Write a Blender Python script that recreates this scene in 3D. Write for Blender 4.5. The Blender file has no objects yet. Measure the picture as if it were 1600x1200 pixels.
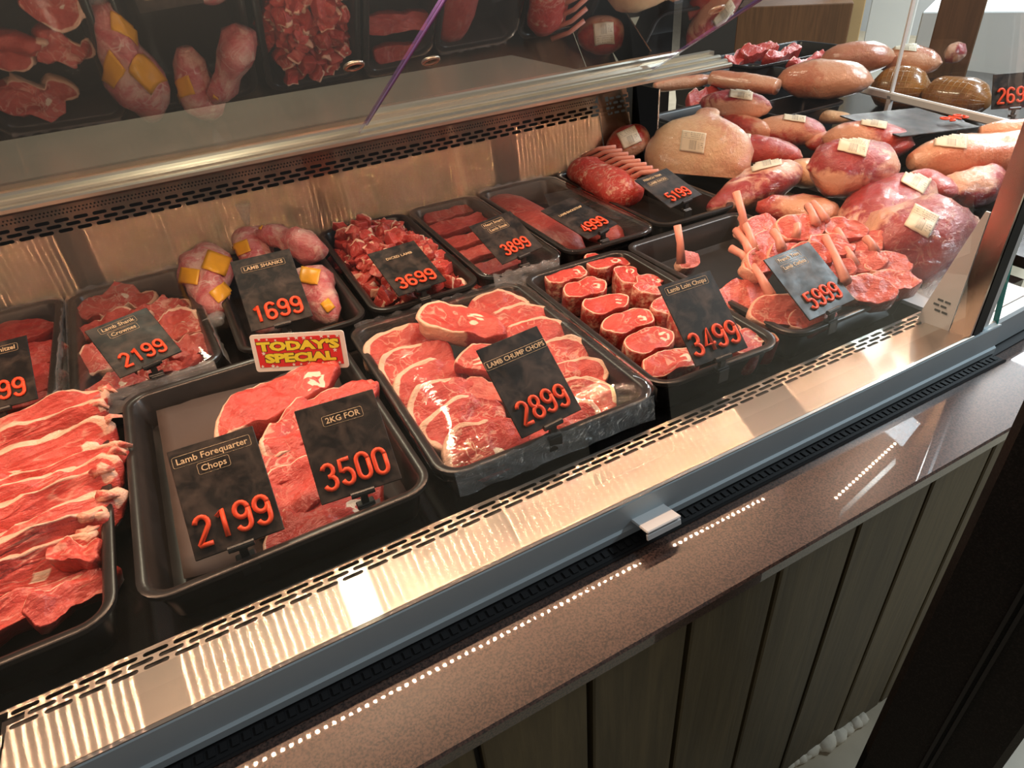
import bpy, math, random
import numpy as np
from mathutils import Vector, Matrix, Euler, noise
from mathutils.bvhtree import BVHTree

# ------------------------------------------------------------------ camera, world, lights, exposure
S = bpy.context.scene
COL = S.collection
CAMP = np.array([0.0, 0.0, 1.38])
CR = np.array([[0.876585, -0.475658, -0.07313], [-0.325168, -0.473388, -0.818639], [0.354773, 0.741387, -0.569633]])
FPX = 1030.0
cam = bpy.data.cameras.new('camera')
cam.sensor_width = 36.0
cam.lens = 36.0 * FPX / 1600.0
cam.clip_start = 0.02
camo = bpy.data.objects.new('camera', cam)
COL.objects.link(camo)
m4 = Matrix(((CR[0][0], -CR[1][0], -CR[2][0], CAMP[0]), (CR[0][1], -CR[1][1], -CR[2][1], CAMP[1]),
             (CR[0][2], -CR[1][2], -CR[2][2], CAMP[2]), (0, 0, 0, 1)))
camo.matrix_world = m4
S.camera = camo

w = bpy.data.worlds.new('world')
S.world = w
w.use_nodes = True
w.node_tree.nodes['Background'].inputs[0].default_value = (1.0, 0.95, 0.9, 1)
w.node_tree.nodes['Background'].inputs[1].default_value = 0.11

def area(name, loc, sx, sy, power, col):
    l = bpy.data.lights.new(name, 'AREA')
    l.shape = 'RECTANGLE'
    l.size, l.size_y, l.energy, l.color = sx, sy, power, col
    o = bpy.data.objects.new(name, l)
    COL.objects.link(o)
    o.location = loc
    return o
area('ceiling_lamp_shop', (2.95, 0.1, 2.7), 0.22, 1.3, 62, (0.78, 0.92, 1.0))
area('ceiling_lamp_side', (4.6, 2.3, 2.7), 0.5, 1.6, 95, (0.92, 0.97, 1.0))
area('ceiling_lamp_back', (0.14, 2.3, 2.7), 0.12, 1.3, 18, (1.0, 0.88, 0.62))
area('ceiling_lamp_far', (5.6, 3.6, 2.7), 1.6, 1.0, 120, (0.95, 0.98, 1.0))
LED_STRENGTH = 1050.0
LED_COL = (1.0, 0.585, 0.355, 1)

S.view_settings.view_transform = 'Standard'
S.view_settings.look = 'None'
S.view_settings.gamma = 1.0
S.view_settings.use_curve_mapping = False
S.view_settings.exposure = 0.48

# ------------------------------------------------------------------ helpers
def ray(u, v):
    return CR.T @ np.array([(u - 800) / FPX, (v - 600) / FPX, 1.0])
def at(u, v, z):
    d = ray(u, v)
    return Vector(CAMP + d * (z - CAMP[2]) / d[2])
def aty(u, v, y):
    d = ray(u, v)
    return Vector(CAMP + d * (y - CAMP[1]) / d[1])
def depth(P):
    return float(CR[2] @ (np.array(P) - CAMP))
R2D = math.radians

def put(name, me, parent=None, loc=None, rot=None):
    o = bpy.data.objects.new(name, me)
    COL.objects.link(o)
    if parent is not None:
        o.parent = parent
    if loc is not None:
        o.location = loc
    if rot is not None:
        o.rotation_euler = rot
    return o
def tag(o, label, cat, group=None, kind=None):
    o['label'] = label
    o['category'] = cat
    if group:
        o['group'] = group
    if kind:
        o['kind'] = kind
    return o
def empty(name, loc, rot=(0, 0, 0)):
    o = put(name, None, None, loc, rot)
    o.empty_display_size = 0.02
    return o
def mesh(name, V, F, mats, fm=None, smooth=True, attrs=None, uv=None):
    me = bpy.data.meshes.new(name)
    me.from_pydata([tuple(v) for v in V], [], [tuple(f) for f in F])
    if not isinstance(mats, (list, tuple)):
        mats = [mats]
    for m in mats:
        me.materials.append(m)
    if fm is not None:
        me.polygons.foreach_set('material_index', fm)
    me.polygons.foreach_set('use_smooth', [smooth] * len(F))
    for k, a in (attrs or {}).items():
        at_ = me.attributes.new(k, 'FLOAT', 'POINT')
        at_.data.foreach_set('value', [float(x) for x in a])
    if uv is not None:
        l = me.uv_layers.new(name='UVMap')
        l.data.foreach_set('uv', [c for lp in me.loops for c in uv[lp.vertex_index]])
    me.update()
    return me

class MB:
    def __init__(self):
        self.V, self.F, self.M = [], [], []
    def add(self, V, F, m=0):
        n = len(self.V)
        self.V += [tuple(v) for v in V]
        self.F += [tuple(i + n for i in f) for f in F]
        self.M += [m] * len(F)
    def box(self, c, s, R=None, m=0, bev=0.0):
        x, y, z = s[0] / 2, s[1] / 2, s[2] / 2
        if bev > 0:
            b = min(bev, x * .9, y * .9, z * .9)
            V, idx = [], {}
            F = []
            for i in (-1, 1):
                for j in (-1, 1):
                    for k in (-1, 1):
                        idx[(i, j, k)] = len(V)
                        V += [(i * x, j * (y - b), k * (z - b)), (i * (x - b), j * y, k * (z - b)), (i * (x - b), j * (y - b), k * z)]
            g = lambda i, j, k, a: idx[(i, j, k)] + a
            for i in (-1, 1):
                F.append((g(i, -1, -1, 0), g(i, 1, -1, 0), g(i, 1, 1, 0), g(i, -1, 1, 0)))
                F.append((g(-1, i, -1, 1), g(1, i, -1, 1), g(1, i, 1, 1), g(-1, i, 1, 1)))
                F.append((g(-1, -1, i, 2), g(1, -1, i, 2), g(1, 1, i, 2), g(-1, 1, i, 2)))
            for i in (-1, 1):
                for j in (-1, 1):
                    F.append((g(i, j, -1, 0), g(i, j, 1, 0), g(i, j, 1, 1), g(i, j, -1, 1)))
                    F.append((g(i, -1, j, 0), g(i, 1, j, 0), g(i, 1, j, 2), g(i, -1, j, 2)))
                    F.append((g(-1, i, j, 1), g(1, i, j, 1), g(1, i, j, 2), g(-1, i, j, 2)))
                    for k in (-1, 1):
                        F.append((g(i, j, k, 0), g(i, j, k, 1), g(i, j, k, 2)))
        else:
            V = [(i * x, j * y, k * z) for i in (-1, 1) for j in (-1, 1) for k in (-1, 1)]
            F = [(0, 1, 3, 2), (4, 6, 7, 5), (0, 4, 5, 1), (2, 3, 7, 6), (0, 2, 6, 4), (1, 5, 7, 3)]
        c = Vector(c)
        V = [((R @ Vector(v)) if R is not None else Vector(v)) + c for v in V]
        self.add(V, F, m)
    def tube(self, pts, rad, n=8, m=0, cap=True):
        pts = [Vector(p) for p in pts]
        rr = rad if isinstance(rad, (list, tuple)) else [rad] * len(pts)
        V, F = [], []
        t = (pts[1] - pts[0]).normalized()
        a = t.orthogonal().normalized()
        for i, p in enumerate(pts):
            q = pts[min(i + 1, len(pts) - 1)] - pts[max(i - 1, 0)]
            q.normalize()
            a = (a - q * a.dot(q)).normalized()
            b = q.cross(a)
            for k in range(n):
                th = 2 * math.pi * k / n
                V.append(p + (a * math.cos(th) + b * math.sin(th)) * rr[i])
        for i in range(len(pts) - 1):
            for k in range(n):
                F.append((i * n + k, i * n + (k + 1) % n, (i + 1) * n + (k + 1) % n, (i + 1) * n + k))
        if cap:
            F.append(tuple(range(n))[::-1])
            F.append(tuple((len(pts) - 1) * n + k for k in range(n)))
        self.add(V, F, m)
    def extrude_x(self, prof, x0, x1, m=0):
        n = len(prof)
        V = [(x0, p[0], p[1]) for p in prof] + [(x1, p[0], p[1]) for p in prof]
        F = [(i, (i + 1) % n, n + (i + 1) % n, n + i) for i in range(n)]
        F += [tuple(range(n))[::-1], tuple(range(n, 2 * n))]
        self.add(V, F, m)
    def build(self, name, mats, parent=None, smooth=False, loc=None, rot=None):
        me = mesh(name, self.V, self.F, mats, self.M, smooth)
        fix(me)
        return put(name, me, parent, loc, rot)
def fix(me):
    import bmesh
    b = bmesh.new()
    b.from_mesh(me)
    bmesh.ops.recalc_face_normals(b, faces=b.faces)
    b.to_mesh(me)
    b.free()
def fbm(p, s=1.0, o=3, seed=0.0):
    return noise.fractal(Vector((p[0] * s + seed * 7.3, p[1] * s - seed * 3.1, p[2] * s + seed * 1.7)), 1.0, 2.0, o)
def rrect(w_, d_, r, n=6):
    P = []
    for cx, cy, a0 in ((w_ / 2 - r, -d_ / 2 + r, -90), (w_ / 2 - r, d_ / 2 - r, 0), (-w_ / 2 + r, d_ / 2 - r, 90), (-w_ / 2 + r, -d_ / 2 + r, 180)):
        for k in range(n + 1):
            t = R2D(a0 + 90 * k / n)
            P.append((cx + r * math.cos(t), cy + r * math.sin(t)))
    return P
def spline(ctrl, n):
    c = [np.array(p, float) for p in ctrl]
    m = len(c)
    out = []
    for k in range(n):
        t = k / n * m
        i = int(t)
        f = t - i
        p0, p1, p2, p3 = c[(i - 1) % m], c[i % m], c[(i + 1) % m], c[(i + 2) % m]
        out.append(.5 * (2 * p1 + (p2 - p0) * f + (2 * p0 - 5 * p1 + 4 * p2 - p3) * f * f + (3 * p1 - p0 - 3 * p2 + p3) * f ** 3))
    return out
def sst(a, b, x):
    t = min(1, max(0, (x - a) / (b - a))) if a != b else float(x > a)
    return t * t * (3 - 2 * t)
ORD = ['front', 'second', 'third', 'fourth', 'fifth', 'sixth', 'seventh', 'eighth', 'ninth', 'tenth', 'eleventh', 'twelfth']

# ------------------------------------------------------------------ materials
def mat(name):
    m = bpy.data.materials.new(name)
    m.use_nodes = True
    nt = m.node_tree
    b = nt.nodes['Principled BSDF']
    return m, nt, b
def N(nt, t, **k):
    n = nt.nodes.new(t)
    for a, v in k.items():
        setattr(n, a, v)
    return n
def ramp(nt, src, stops):
    r = N(nt, 'ShaderNodeValToRGB')
    e = r.color_ramp.elements
    e[0].position, e[0].color = stops[0][0], (*stops[0][1], 1)
    e[1].position, e[1].color = stops[-1][0], (*stops[-1][1], 1)
    for p, c in stops[1:-1]:
        x = e.new(p)
        x.color = (*c, 1)
    nt.links.new(src, r.inputs[0])
    return r
def mixc(nt, fac, a, b):
    x = N(nt, 'ShaderNodeMix', data_type='RGBA')
    for s, v in ((x.inputs[0], fac), (x.inputs[6], a), (x.inputs[7], b)):
        if isinstance(v, (tuple, list)):
            s.default_value = (*v[:3], 1)
        elif isinstance(v, (int, float)):
            s.default_value = v
        else:
            nt.links.new(v, s)
    return x.outputs[2]
def math_(nt, op, a, b=None, clamp=False):
    x = N(nt, 'ShaderNodeMath', operation=op)
    x.use_clamp = clamp
    for i, v in enumerate((a, b)):
        if v is None:
            continue
        if isinstance(v, (int, float)):
            x.inputs[i].default_value = v
        else:
            nt.links.new(v, x.inputs[i])
    return x.outputs[0]
def coords(nt, rnd=True):
    tc = N(nt, 'ShaderNodeTexCoord')
    if not rnd:
        return tc.outputs['Object']
    oi = N(nt, 'ShaderNodeObjectInfo')
    va = N(nt, 'ShaderNodeVectorMath', operation='ADD')
    mu = N(nt, 'ShaderNodeMath', operation='MULTIPLY')
    nt.links.new(oi.outputs['Random'], mu.inputs[0])
    mu.inputs[1].default_value = 17.0
    nt.links.new(tc.outputs['Object'], va.inputs[0])
    nt.links.new(mu.outputs[0], va.inputs[1])
    return va.outputs[0]
def ntex(nt, co, scale, detail=3, rough=.55, dist=0.0):
    n = N(nt, 'ShaderNodeTexNoise')
    n.inputs['Scale'].default_value = scale
    n.inputs['Detail'].default_value = detail
    n.inputs['Roughness'].default_value = rough
    n.inputs['Distortion'].default_value = dist
    nt.links.new(co, n.inputs['Vector'])
    return n.outputs['Fac']
def stretch(nt, co, s):
    mp = N(nt, 'ShaderNodeMapping')
    mp.inputs['Scale'].default_value = s
    nt.links.new(co, mp.inputs['Vector'])
    return mp.outputs[0]
def bump(nt, b, h, strength, dist, slot='Normal'):
    bp = N(nt, 'ShaderNodeBump')
    bp.inputs['Strength'].default_value = strength
    bp.inputs['Distance'].default_value = dist
    nt.links.new(h, bp.inputs['Height'])
    nt.links.new(bp.outputs[0], b.inputs[slot])
def plain(name, col, rough=.5, metal=0.0, spec=.5, ns=0, namt=.15, bmp=0.0):
    m, nt, b = mat(name)
    b.inputs['Base Color'].default_value = (*col, 1)
    b.inputs['Roughness'].default_value = rough
    b.inputs['Metallic'].default_value = metal
    b.inputs['Specular IOR Level'].default_value = spec
    if ns:
        co = coords(nt, False)
        f = ntex(nt, co, ns, 4)
        c = mixc(nt, f, tuple(x * (1 - namt) for x in col), tuple(min(1, x * (1 + namt)) for x in col))
        nt.links.new(c, b.inputs['Base Color'])
        if bmp:
            bump(nt, b, f, bmp, .002)
    return m
def meat(name, lean, dark, fat, seam=.5, ss=38.0, rough=.3, coat=.0, fatnoise=.35, stretch_=(1, 1, 1), bone=(.80, .66, .52), wrink=0.0, soft=.08, fs=75):
    m, nt, b = mat(name)
    co = coords(nt)
    n1 = ntex(nt, co, 30, 4, .6, .4)
    fb = ntex(nt, stretch(nt, co, (130, 420, 200)), 1.0, 3, .6, .3)
    n1b = math_(nt, 'ADD', n1, math_(nt, 'MULTIPLY', math_(nt, 'SUBTRACT', fb, .5), .38))
    base = ramp(nt, n1b, [(.28, dark), (.66, lean)]).outputs[0]
    # thin seams of connective fat
    n2 = ntex(nt, stretch(nt, co, stretch_), ss, 2, .5, 1.2)
    d = math_(nt, 'ABSOLUTE', math_(nt, 'SUBTRACT', n2, .5))
    sm = ramp(nt, d, [(.0, (1, 1, 1)), (.035, (0, 0, 0))]).outputs[0]
    n3 = ntex(nt, co, 16, 2)
    sm = math_(nt, 'MULTIPLY', sm, ramp(nt, n3, [(.42, (0, 0, 0)), (.62, (1, 1, 1))]).outputs[0])
    sm = math_(nt, 'MULTIPLY', sm, seam)
    base = mixc(nt, sm, base, fat)
    at1 = N(nt, 'ShaderNodeAttribute', attribute_name='fat')
    nf = ntex(nt, co, fs, 4, .6, 0.0 if fs > 40 else 1.2)
    fm = math_(nt, 'ADD', at1.outputs['Fac'], math_(nt, 'MULTIPLY', math_(nt, 'SUBTRACT', nf, .5), fatnoise * 2))
    fm = ramp(nt, fm, [(.5 - soft, (0, 0, 0)), (.5 + soft, (1, 1, 1))]).outputs[0]
    fcol = mixc(nt, ntex(nt, co, 45, 3), fat, tuple(x * y for x, y in zip(fat, (.93, .74, .66))))
    base = mixc(nt, fm, base, fcol)
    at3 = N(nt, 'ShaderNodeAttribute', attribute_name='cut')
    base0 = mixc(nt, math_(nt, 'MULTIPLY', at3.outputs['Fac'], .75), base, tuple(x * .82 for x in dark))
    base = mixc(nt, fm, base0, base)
    at2 = N(nt, 'ShaderNodeAttribute', attribute_name='bone')
    base = mixc(nt, ramp(nt, at2.outputs['Fac'], [(.45, (0, 0, 0)), (.6, (1, 1, 1))]).outputs[0], base, bone)
    nt.links.new(base, b.inputs['Base Color'])
    b.inputs['Roughness'].default_value = rough
    b.inputs['Specular IOR Level'].default_value = .45
    hb = math_(nt, 'ADD', math_(nt, 'ADD', ntex(nt, co, 120, 3), n1), math_(nt, 'MULTIPLY', fb, .6))
    bump(nt, b, hb, .5, .004)
    if coat:
        b.inputs['Coat Weight'].default_value = coat
        b.inputs['Coat Roughness'].default_value = .07
        b.inputs['Coat IOR'].default_value = 1.6
        if wrink:
            wv = ntex(nt, stretch(nt, co, (1, 1, 2.6)), 20, 5, .7, 2.2)
            bump(nt, b, wv, wrink, .020, 'Coat Normal')
    return m
FATC = (.86, .62, .47)
M = {}
M['lamb'] = meat('lamb_meat', (.60, .082, .064), (.43, .042, .036), FATC, .55)
M['lamb_pale'] = meat('lamb_pale_meat', (.62, .115, .088), (.46, .055, .045), FATC, .6)
M['lamb_pink'] = meat('lamb_pink_meat', (.66, .15, .115), (.48, .07, .055), (.82, .50, .38), .6)
M['lean'] = meat('lean_meat', (.52, .06, .045), (.38, .03, .026), (.74, .40, .30), .2, rough=.28)
M['strip'] = meat('backstrap_meat', (.50, .085, .065), (.36, .04, .035), (.74, .44, .34), .3, 30, stretch_=(1, .25, 1))
M['rib'] = meat('rib_meat', (.64, .10, .08), (.50, .055, .045), (.88, .60, .46), .45, 30, stretch_=(.35, 1.2, 1.2))
M['wrap_red'] = meat('wrapped_red_meat', (.52, .045, .024), (.32, .018, .013), (.74, .40, .25), .3, 22, .32, 1.0, .40, wrink=.5, soft=.10, fs=20)
M['wrap_pink'] = meat('wrapped_lamb_leg', (.40, .032, .032), (.28, .016, .02), (.80, .50, .36), .35, 26, .32, 1.0, .55, wrink=.7, soft=.10, fs=19)
M['wrap_cream'] = meat('wrapped_shoulder_skin', (.70, .38, .25), (.62, .25, .17), (.80, .58, .36), .5, 15, .35, 1.0, .8, wrink=.45, soft=.25, fs=14)
M['pork'] = meat('pork_skin', (.70, .29, .165), (.62, .20, .11), (.80, .46, .30), .15, 12, .32, 1.0, .3, wrink=.15)
M['shank'] = meat('bagged_shank_meat', (.72, .28, .26), (.55, .07, .09), (.86, .64, .56), 1.0, 26, .3, 1.0, 1.0, wrink=.7, soft=.22, fs=30)
M['bone'] = plain('rib_bone', (.74, .31, .235), .4, 0, .5, 60, .18, .3)

M['black_plastic'] = plain('black_tray_plastic', (.022, .019, .018), .28, 0, .5, 40, .4)
M['tub_plastic'] = plain('black_tub_plastic', (.018, .018, .019), .32, 0, .5, 40, .4)
M['deck'] = plain('dark_deck_steel', (.014, .012, .011), .16, 0, .6, 9, .6)
M['rubber'] = plain('black_rubber', (.012, .012, .013), .55, 0, .4)
M['clip'] = plain('black_clip_plastic', (.02, .02, .02), .35)
M['paper'] = plain('black_liner_paper', (.085, .062, .055), .6, 0, .3, 14, .25, .6)
M['digit'] = plain('orange_digit_plastic', (.88, .085, .025), .42, 0, .4)
M['gold'] = plain('gold_lettering', (.66, .48, .28), .5)
M['white'] = plain('white_card', (.85, .84, .80), .5)
M['redcard'] = plain('red_card', (.70, .03, .03), .5)
M['yellow'] = plain('yellow_print', (.86, .80, .05), .5)
M['ink'] = plain('black_ink', (.02, .02, .02), .6)
M['rail'] = plain('aluminium_rail', (.72, .68, .58), .28, .9, .5, 30, .08)
M['fascia'] = plain('blue_grey_fascia', (.48, .56, .60), .40, .15, .5, 20, .06)
M['whitemetal'] = plain('white_painted_metal', (.75, .77, .78), .35)
M['bench'] = plain('steel_bench', (.42, .375, .31), .4, .5, .5, 12, .1)
M['darkwall'] = plain('dark_back_wall', (.05, .045, .04), .6)
M['yellow_bag'] = plain('yellow_printed_patch', (.86, .42, .03), .35, 0, .5, 60, .12)

def steel(name, tangent, col=(.62, .58, .54), r=.19, a=.84, extra=.35):
    m = bpy.data.materials.new(name)
    m.use_nodes = True
    nt = m.node_tree
    nt.nodes.remove(nt.nodes['Principled BSDF'])
    out = nt.nodes['Material Output']
    g = N(nt, 'ShaderNodeBsdfAnisotropic', distribution='BECKMANN')
    g.inputs['Color'].default_value = (*col, 1)
    g.inputs['Roughness'].default_value = r
    g.inputs['Anisotropy'].default_value = a
    cv = N(nt, 'ShaderNodeCombineXYZ')
    for i in range(3):
        cv.inputs[i].default_value = tangent[i]
    nt.links.new(cv.outputs[0], g.inputs['Tangent'])
    g2 = N(nt, 'ShaderNodeBsdfAnisotropic')
    g2.inputs['Color'].default_value = (*col, 1)
    g2.inputs['Roughness'].default_value = .42
    mx = N(nt, 'ShaderNodeMixShader')
    mx.inputs[0].default_value = extra
    nt.links.new(g.outputs[0], mx.inputs[1])
    nt.links.new(g2.outputs[0], mx.inputs[2])
    nt.links.new(mx.outputs[0], out.inputs['Surface'])
    return m
M['steel_rail'] = steel('brushed_steel_rail', (1, 0, 0), (.60, .55, .49), .148, .92, .42)
M['steel_back'] = steel('brushed_steel_back', (1, 0, 0), (.50, .37, .27), .130, .95, .12)
M['steel_post'] = steel('brushed_steel_post', (0, 0, 1), (.70, .62, .56), .16, -.55, .15)

def glassy(name, tint, ior=1.5, boost=1.7, rough=0.0, wr=0.0, ws=20, haze=0.0, top=1.0):
    """thin clear sheet: transparent with a Fresnel gloss on its outer faces"""
    m = bpy.data.materials.new(name)
    m.use_nodes = True
    nt = m.node_tree
    nt.nodes.remove(nt.nodes['Principled BSDF'])
    out = nt.nodes['Material Output']
    tr = N(nt, 'ShaderNodeBsdfTransparent')
    tr.inputs[0].default_value = (*tint, 1)
    gl = N(nt, 'ShaderNodeBsdfAnisotropic')
    gl.inputs['Color'].default_value = (1, 1, 1, 1)
    gl.inputs['Roughness'].default_value = rough
    fr = N(nt, 'ShaderNodeFresnel')
    fr.inputs['IOR'].default_value = ior
    geo = N(nt, 'ShaderNodeNewGeometry')
    f = math_(nt, 'MINIMUM', math_(nt, 'MULTIPLY', fr.outputs[0], boost, True), top)
    f = math_(nt, 'MULTIPLY', f, math_(nt, 'SUBTRACT', 1.0, geo.outputs['Backfacing']))
    if wr:
        co = coords(nt, False)
        h = ntex(nt, stretch(nt, co, (1, 2.2, 1)), ws, 4, .6, 1.5)
        bp = N(nt, 'ShaderNodeBump')
        bp.inputs['Strength'].default_value = wr
        bp.inputs['Distance'].default_value = .01
        nt.links.new(h, bp.inputs['Height'])
        nt.links.new(bp.outputs[0], gl.inputs['Normal'])
        nt.links.new(bp.outputs[0], fr.inputs['Normal'])
    mx = N(nt, 'ShaderNodeMixShader')
    nt.links.new(f, mx.inputs[0])
    nt.links.new(tr.outputs[0], mx.inputs[1])
    nt.links.new(gl.outputs[0], mx.inputs[2])
    last = mx.outputs[0]
    if haze:
        df = N(nt, 'ShaderNodeBsdfDiffuse')
        df.inputs[0].default_value = (.8, .8, .8, 1)
        m2 = N(nt, 'ShaderNodeMixShader')
        m2.inputs[0].default_value = haze
        nt.links.new(last, m2.inputs[1])
        nt.links.new(df.outputs[0], m2.inputs[2])
        last = m2.outputs[0]
    nt.links.new(last, out.inputs['Surface'])
    return m
M['acrylic'] = glassy('clear_acrylic', (.95, .95, .955), 1.6, 2.2, .02, top=.58)
M['acrylic_edge'] = plain('violet_acrylic_edge', (.22, .15, .50), .25)
M['glass'] = glassy('clear_glass', (.985, .99, .985), 1.45, 1.0, 0.0)
M['glass_edge'] = plain('teal_glass_edge', (.02, .22, .20), .15)
M['film'] = glassy('cling_film', (.985, .985, .985), 1.42, 1.3, .035, .10, 12, .004)
M['film_loose'] = glassy('loose_cling_film', (.96, .96, .96), 1.5, 2.6, .12, .9, 55, .20)

def led_mat(k=1.0):
    m = bpy.data.materials.new('led_emitter')
    m.use_nodes = True
    nt = m.node_tree
    nt.nodes.remove(nt.nodes['Principled BSDF'])
    e = N(nt, 'ShaderNodeEmission')
    e.inputs[0].default_value = LED_COL
    e.inputs[1].default_value = LED_STRENGTH * k
    nt.links.new(e.outputs[0], nt.nodes['Material Output'].inputs[0])
    return m
M['led'] = led_mat()
M['led_dim'] = led_mat(.62)

def stone():
    m, nt, b = mat('speckled_quartz')
    co = coords(nt, False)
    n = ntex(nt, co, 420, 2, .6)
    c = ramp(nt, n, [(.37, (.018, .011, .009)), (.48, (.068, .034, .025)), (.64, (.118, .064, .046))]).outputs[0]
    v = N(nt, 'ShaderNodeTexVoronoi')
    v.inputs['Scale'].default_value = 160
    nt.links.new(co, v.inputs['Vector'])
    w_ = ramp(nt, v.outputs['Distance'], [(.02, (1, 1, 1)), (.07, (0, 0, 0))]).outputs[0]
    c = mixc(nt, math_(nt, 'MULTIPLY', w_, .35), c, (.55, .47, .40))
    nt.links.new(c, b.inputs['Base Color'])
    b.inputs['Roughness'].default_value = .30
    b.inputs['Specular IOR Level'].default_value = .5
    b.inputs['Coat Weight'].default_value = 1.0
    b.inputs['Coat Roughness'].default_value = .018
    return m
M['stone'] = stone()
def timber(name='grey_timber', c0=(.050, .037, .016), c1=(.150, .112, .052)):
    m, nt, b = mat(name)
    co = coords(nt, False)
    n = ntex(nt, stretch(nt, co, (40, 40, 2.2)), 1.6, 5, .65, .6)
    n2 = ntex(nt, stretch(nt, co, (6, 6, .7)), 1.2, 2)
    f = math_(nt, 'ADD', math_(nt, 'MULTIPLY', n, .6), math_(nt, 'MULTIPLY', n2, .4))
    nt.links.new(ramp(nt, f, [(.32, c0), (.68, c1)]).outputs[0], b.inputs['Base Color'])
    b.inputs['Roughness'].default_value = .5
    bump(nt, b, n, .3, .002)
    return m
M['timber'] = timber()
M['brown_timber'] = timber('brown_timber', (.09, .04, .015), (.22, .10, .04))
def board():
    m, nt, b = mat('black_ticket_board')
    co = coords(nt)
    n = ntex(nt, co, 42, 4, .6, .5)
    nt.links.new(ramp(nt, n, [(.42, (.009, .008, .008)), (.74, (.075, .055, .045))]).outputs[0], b.inputs['Base Color'])
    r = ramp(nt, ntex(nt, co, 30, 3), [(.3, (.30,) * 3), (.7, (.55,) * 3)]).outputs[0]
    nt.links.new(r, b.inputs['Roughness'])
    b.inputs['Specular IOR Level'].default_value = .3
    return m
M['board'] = board()
def post_mat():
    m, nt, b = mat('black_speckled_post')
    n = ntex(nt, coords(nt, False), 500, 2, .7)
    nt.links.new(ramp(nt, n, [(.45, (.006, .005, .005)), (.75, (.02, .017, .016))]).outputs[0], b.inputs['Base Color'])
    b.inputs['Roughness'].default_value = .55
    b.inputs['Specular IOR Level'].default_value = .2
    return m
M['post'] = post_mat()
def floor_mat():
    m, nt, b = mat('pale_floor')
    n = ntex(nt, coords(nt, False), 9, 4)
    nt.links.new(ramp(nt, n, [(.3, (.40, .34, .24)), (.7, (.52, .45, .33))]).outputs[0], b.inputs['Base Color'])
    b.inputs['Roughness'].default_value = .45
    return m
M['floor'] = floor_mat()
def sticker_mat():
    m, nt, b = mat('printed_price_label')
    uv = N(nt, 'ShaderNodeUVMap')
    sx = N(nt, 'ShaderNodeSeparateXYZ')
    nt.links.new(uv.outputs[0], sx.inputs[0])
    x, y = sx.outputs[0], sx.outputs[1]
    n = N(nt, 'ShaderNodeTexNoise', noise_dimensions='1D')
    n.inputs['Scale'].default_value = 60
    n.inputs['Detail'].default_value = 0
    nt.links.new(x, n.inputs['W'])
    bars = math_(nt, 'GREATER_THAN', n.outputs['Fac'], .52)
    def box(x0, x1, y0, y1):
        a = math_(nt, 'MULTIPLY', math_(nt, 'GREATER_THAN', x, x0), math_(nt, 'LESS_THAN', x, x1))
        c = math_(nt, 'MULTIPLY', math_(nt, 'GREATER_THAN', y, y0), math_(nt, 'LESS_THAN', y, y1))
        return math_(nt, 'MULTIPLY', a, c)
    f = math_(nt, 'MULTIPLY', bars, box(.36, .66, .12, .58))
    nn = ntex(nt, stretch(nt, uv.outputs[0], (34, 3, 1)), 1.0, 2)
    wl = math_(nt, 'GREATER_THAN', math_(nt, 'SINE', math_(nt, 'MULTIPLY', y, 70)), .35)
    tx = math_(nt, 'MULTIPLY', math_(nt, 'MULTIPLY', wl, math_(nt, 'GREATER_THAN', nn, .5)), box(.06, .92, .64, .94))
    tx2 = math_(nt, 'MULTIPLY', math_(nt, 'GREATER_THAN', nn, .5), math_(nt, 'MULTIPLY', wl, box(.72, .94, .2, .5)))
    f = math_(nt, 'MAXIMUM', f, math_(nt, 'MAXIMUM', tx, tx2))
    nt.links.new(mixc(nt, math_(nt, 'MULTIPLY', f, .72), (.76, .68, .52), (.10, .09, .08)), b.inputs['Base Color'])
    b.inputs['Roughness'].default_value = .5
    return m
M['sticker'] = sticker_mat()
def net_mat():
    m, nt, b = mat('netted_ham_skin')
    uv = N(nt, 'ShaderNodeUVMap')
    sx = N(nt, 'ShaderNodeSeparateXYZ')
    nt.links.new(uv.outputs[0], sx.inputs[0])
    a = math_(nt, 'ABSOLUTE', math_(nt, 'SINE', math_(nt, 'MULTIPLY', sx.outputs[0], 75)))
    c = math_(nt, 'ABSOLUTE', math_(nt, 'SINE', math_(nt, 'MULTIPLY', sx.outputs[1], 55)))
    d = math_(nt, 'MINIMUM', a, c)
    f = ramp(nt, d, [(.10, (1, 1, 1)), (.35, (0, 0, 0))]).outputs[0]
    n = ntex(nt, coords(nt), 14, 3)
    base = ramp(nt, n, [(.3, (.16, .05, .008)), (.7, (.44, .17, .025))]).outputs[0]
    nt.links.new(mixc(nt, math_(nt, 'MULTIPLY', f, .35), base, (.50, .28, .09)), b.inputs['Base Color'])
    b.inputs['Roughness'].default_value = .3
    b.inputs['Coat Weight'].default_value = .7
    bump(nt, b, f, .5, .004)
    return m
M['net'] = net_mat()
S.cycles.max_bounces = 7
S.cycles.diffuse_bounces = 3
S.cycles.glossy_bounces = 4
S.cycles.transparent_max_bounces = 24
S.cycles.caustics_reflective = False
S.cycles.caustics_refractive = False
S.cycles.sample_clamp_indirect = 4.0

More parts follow.
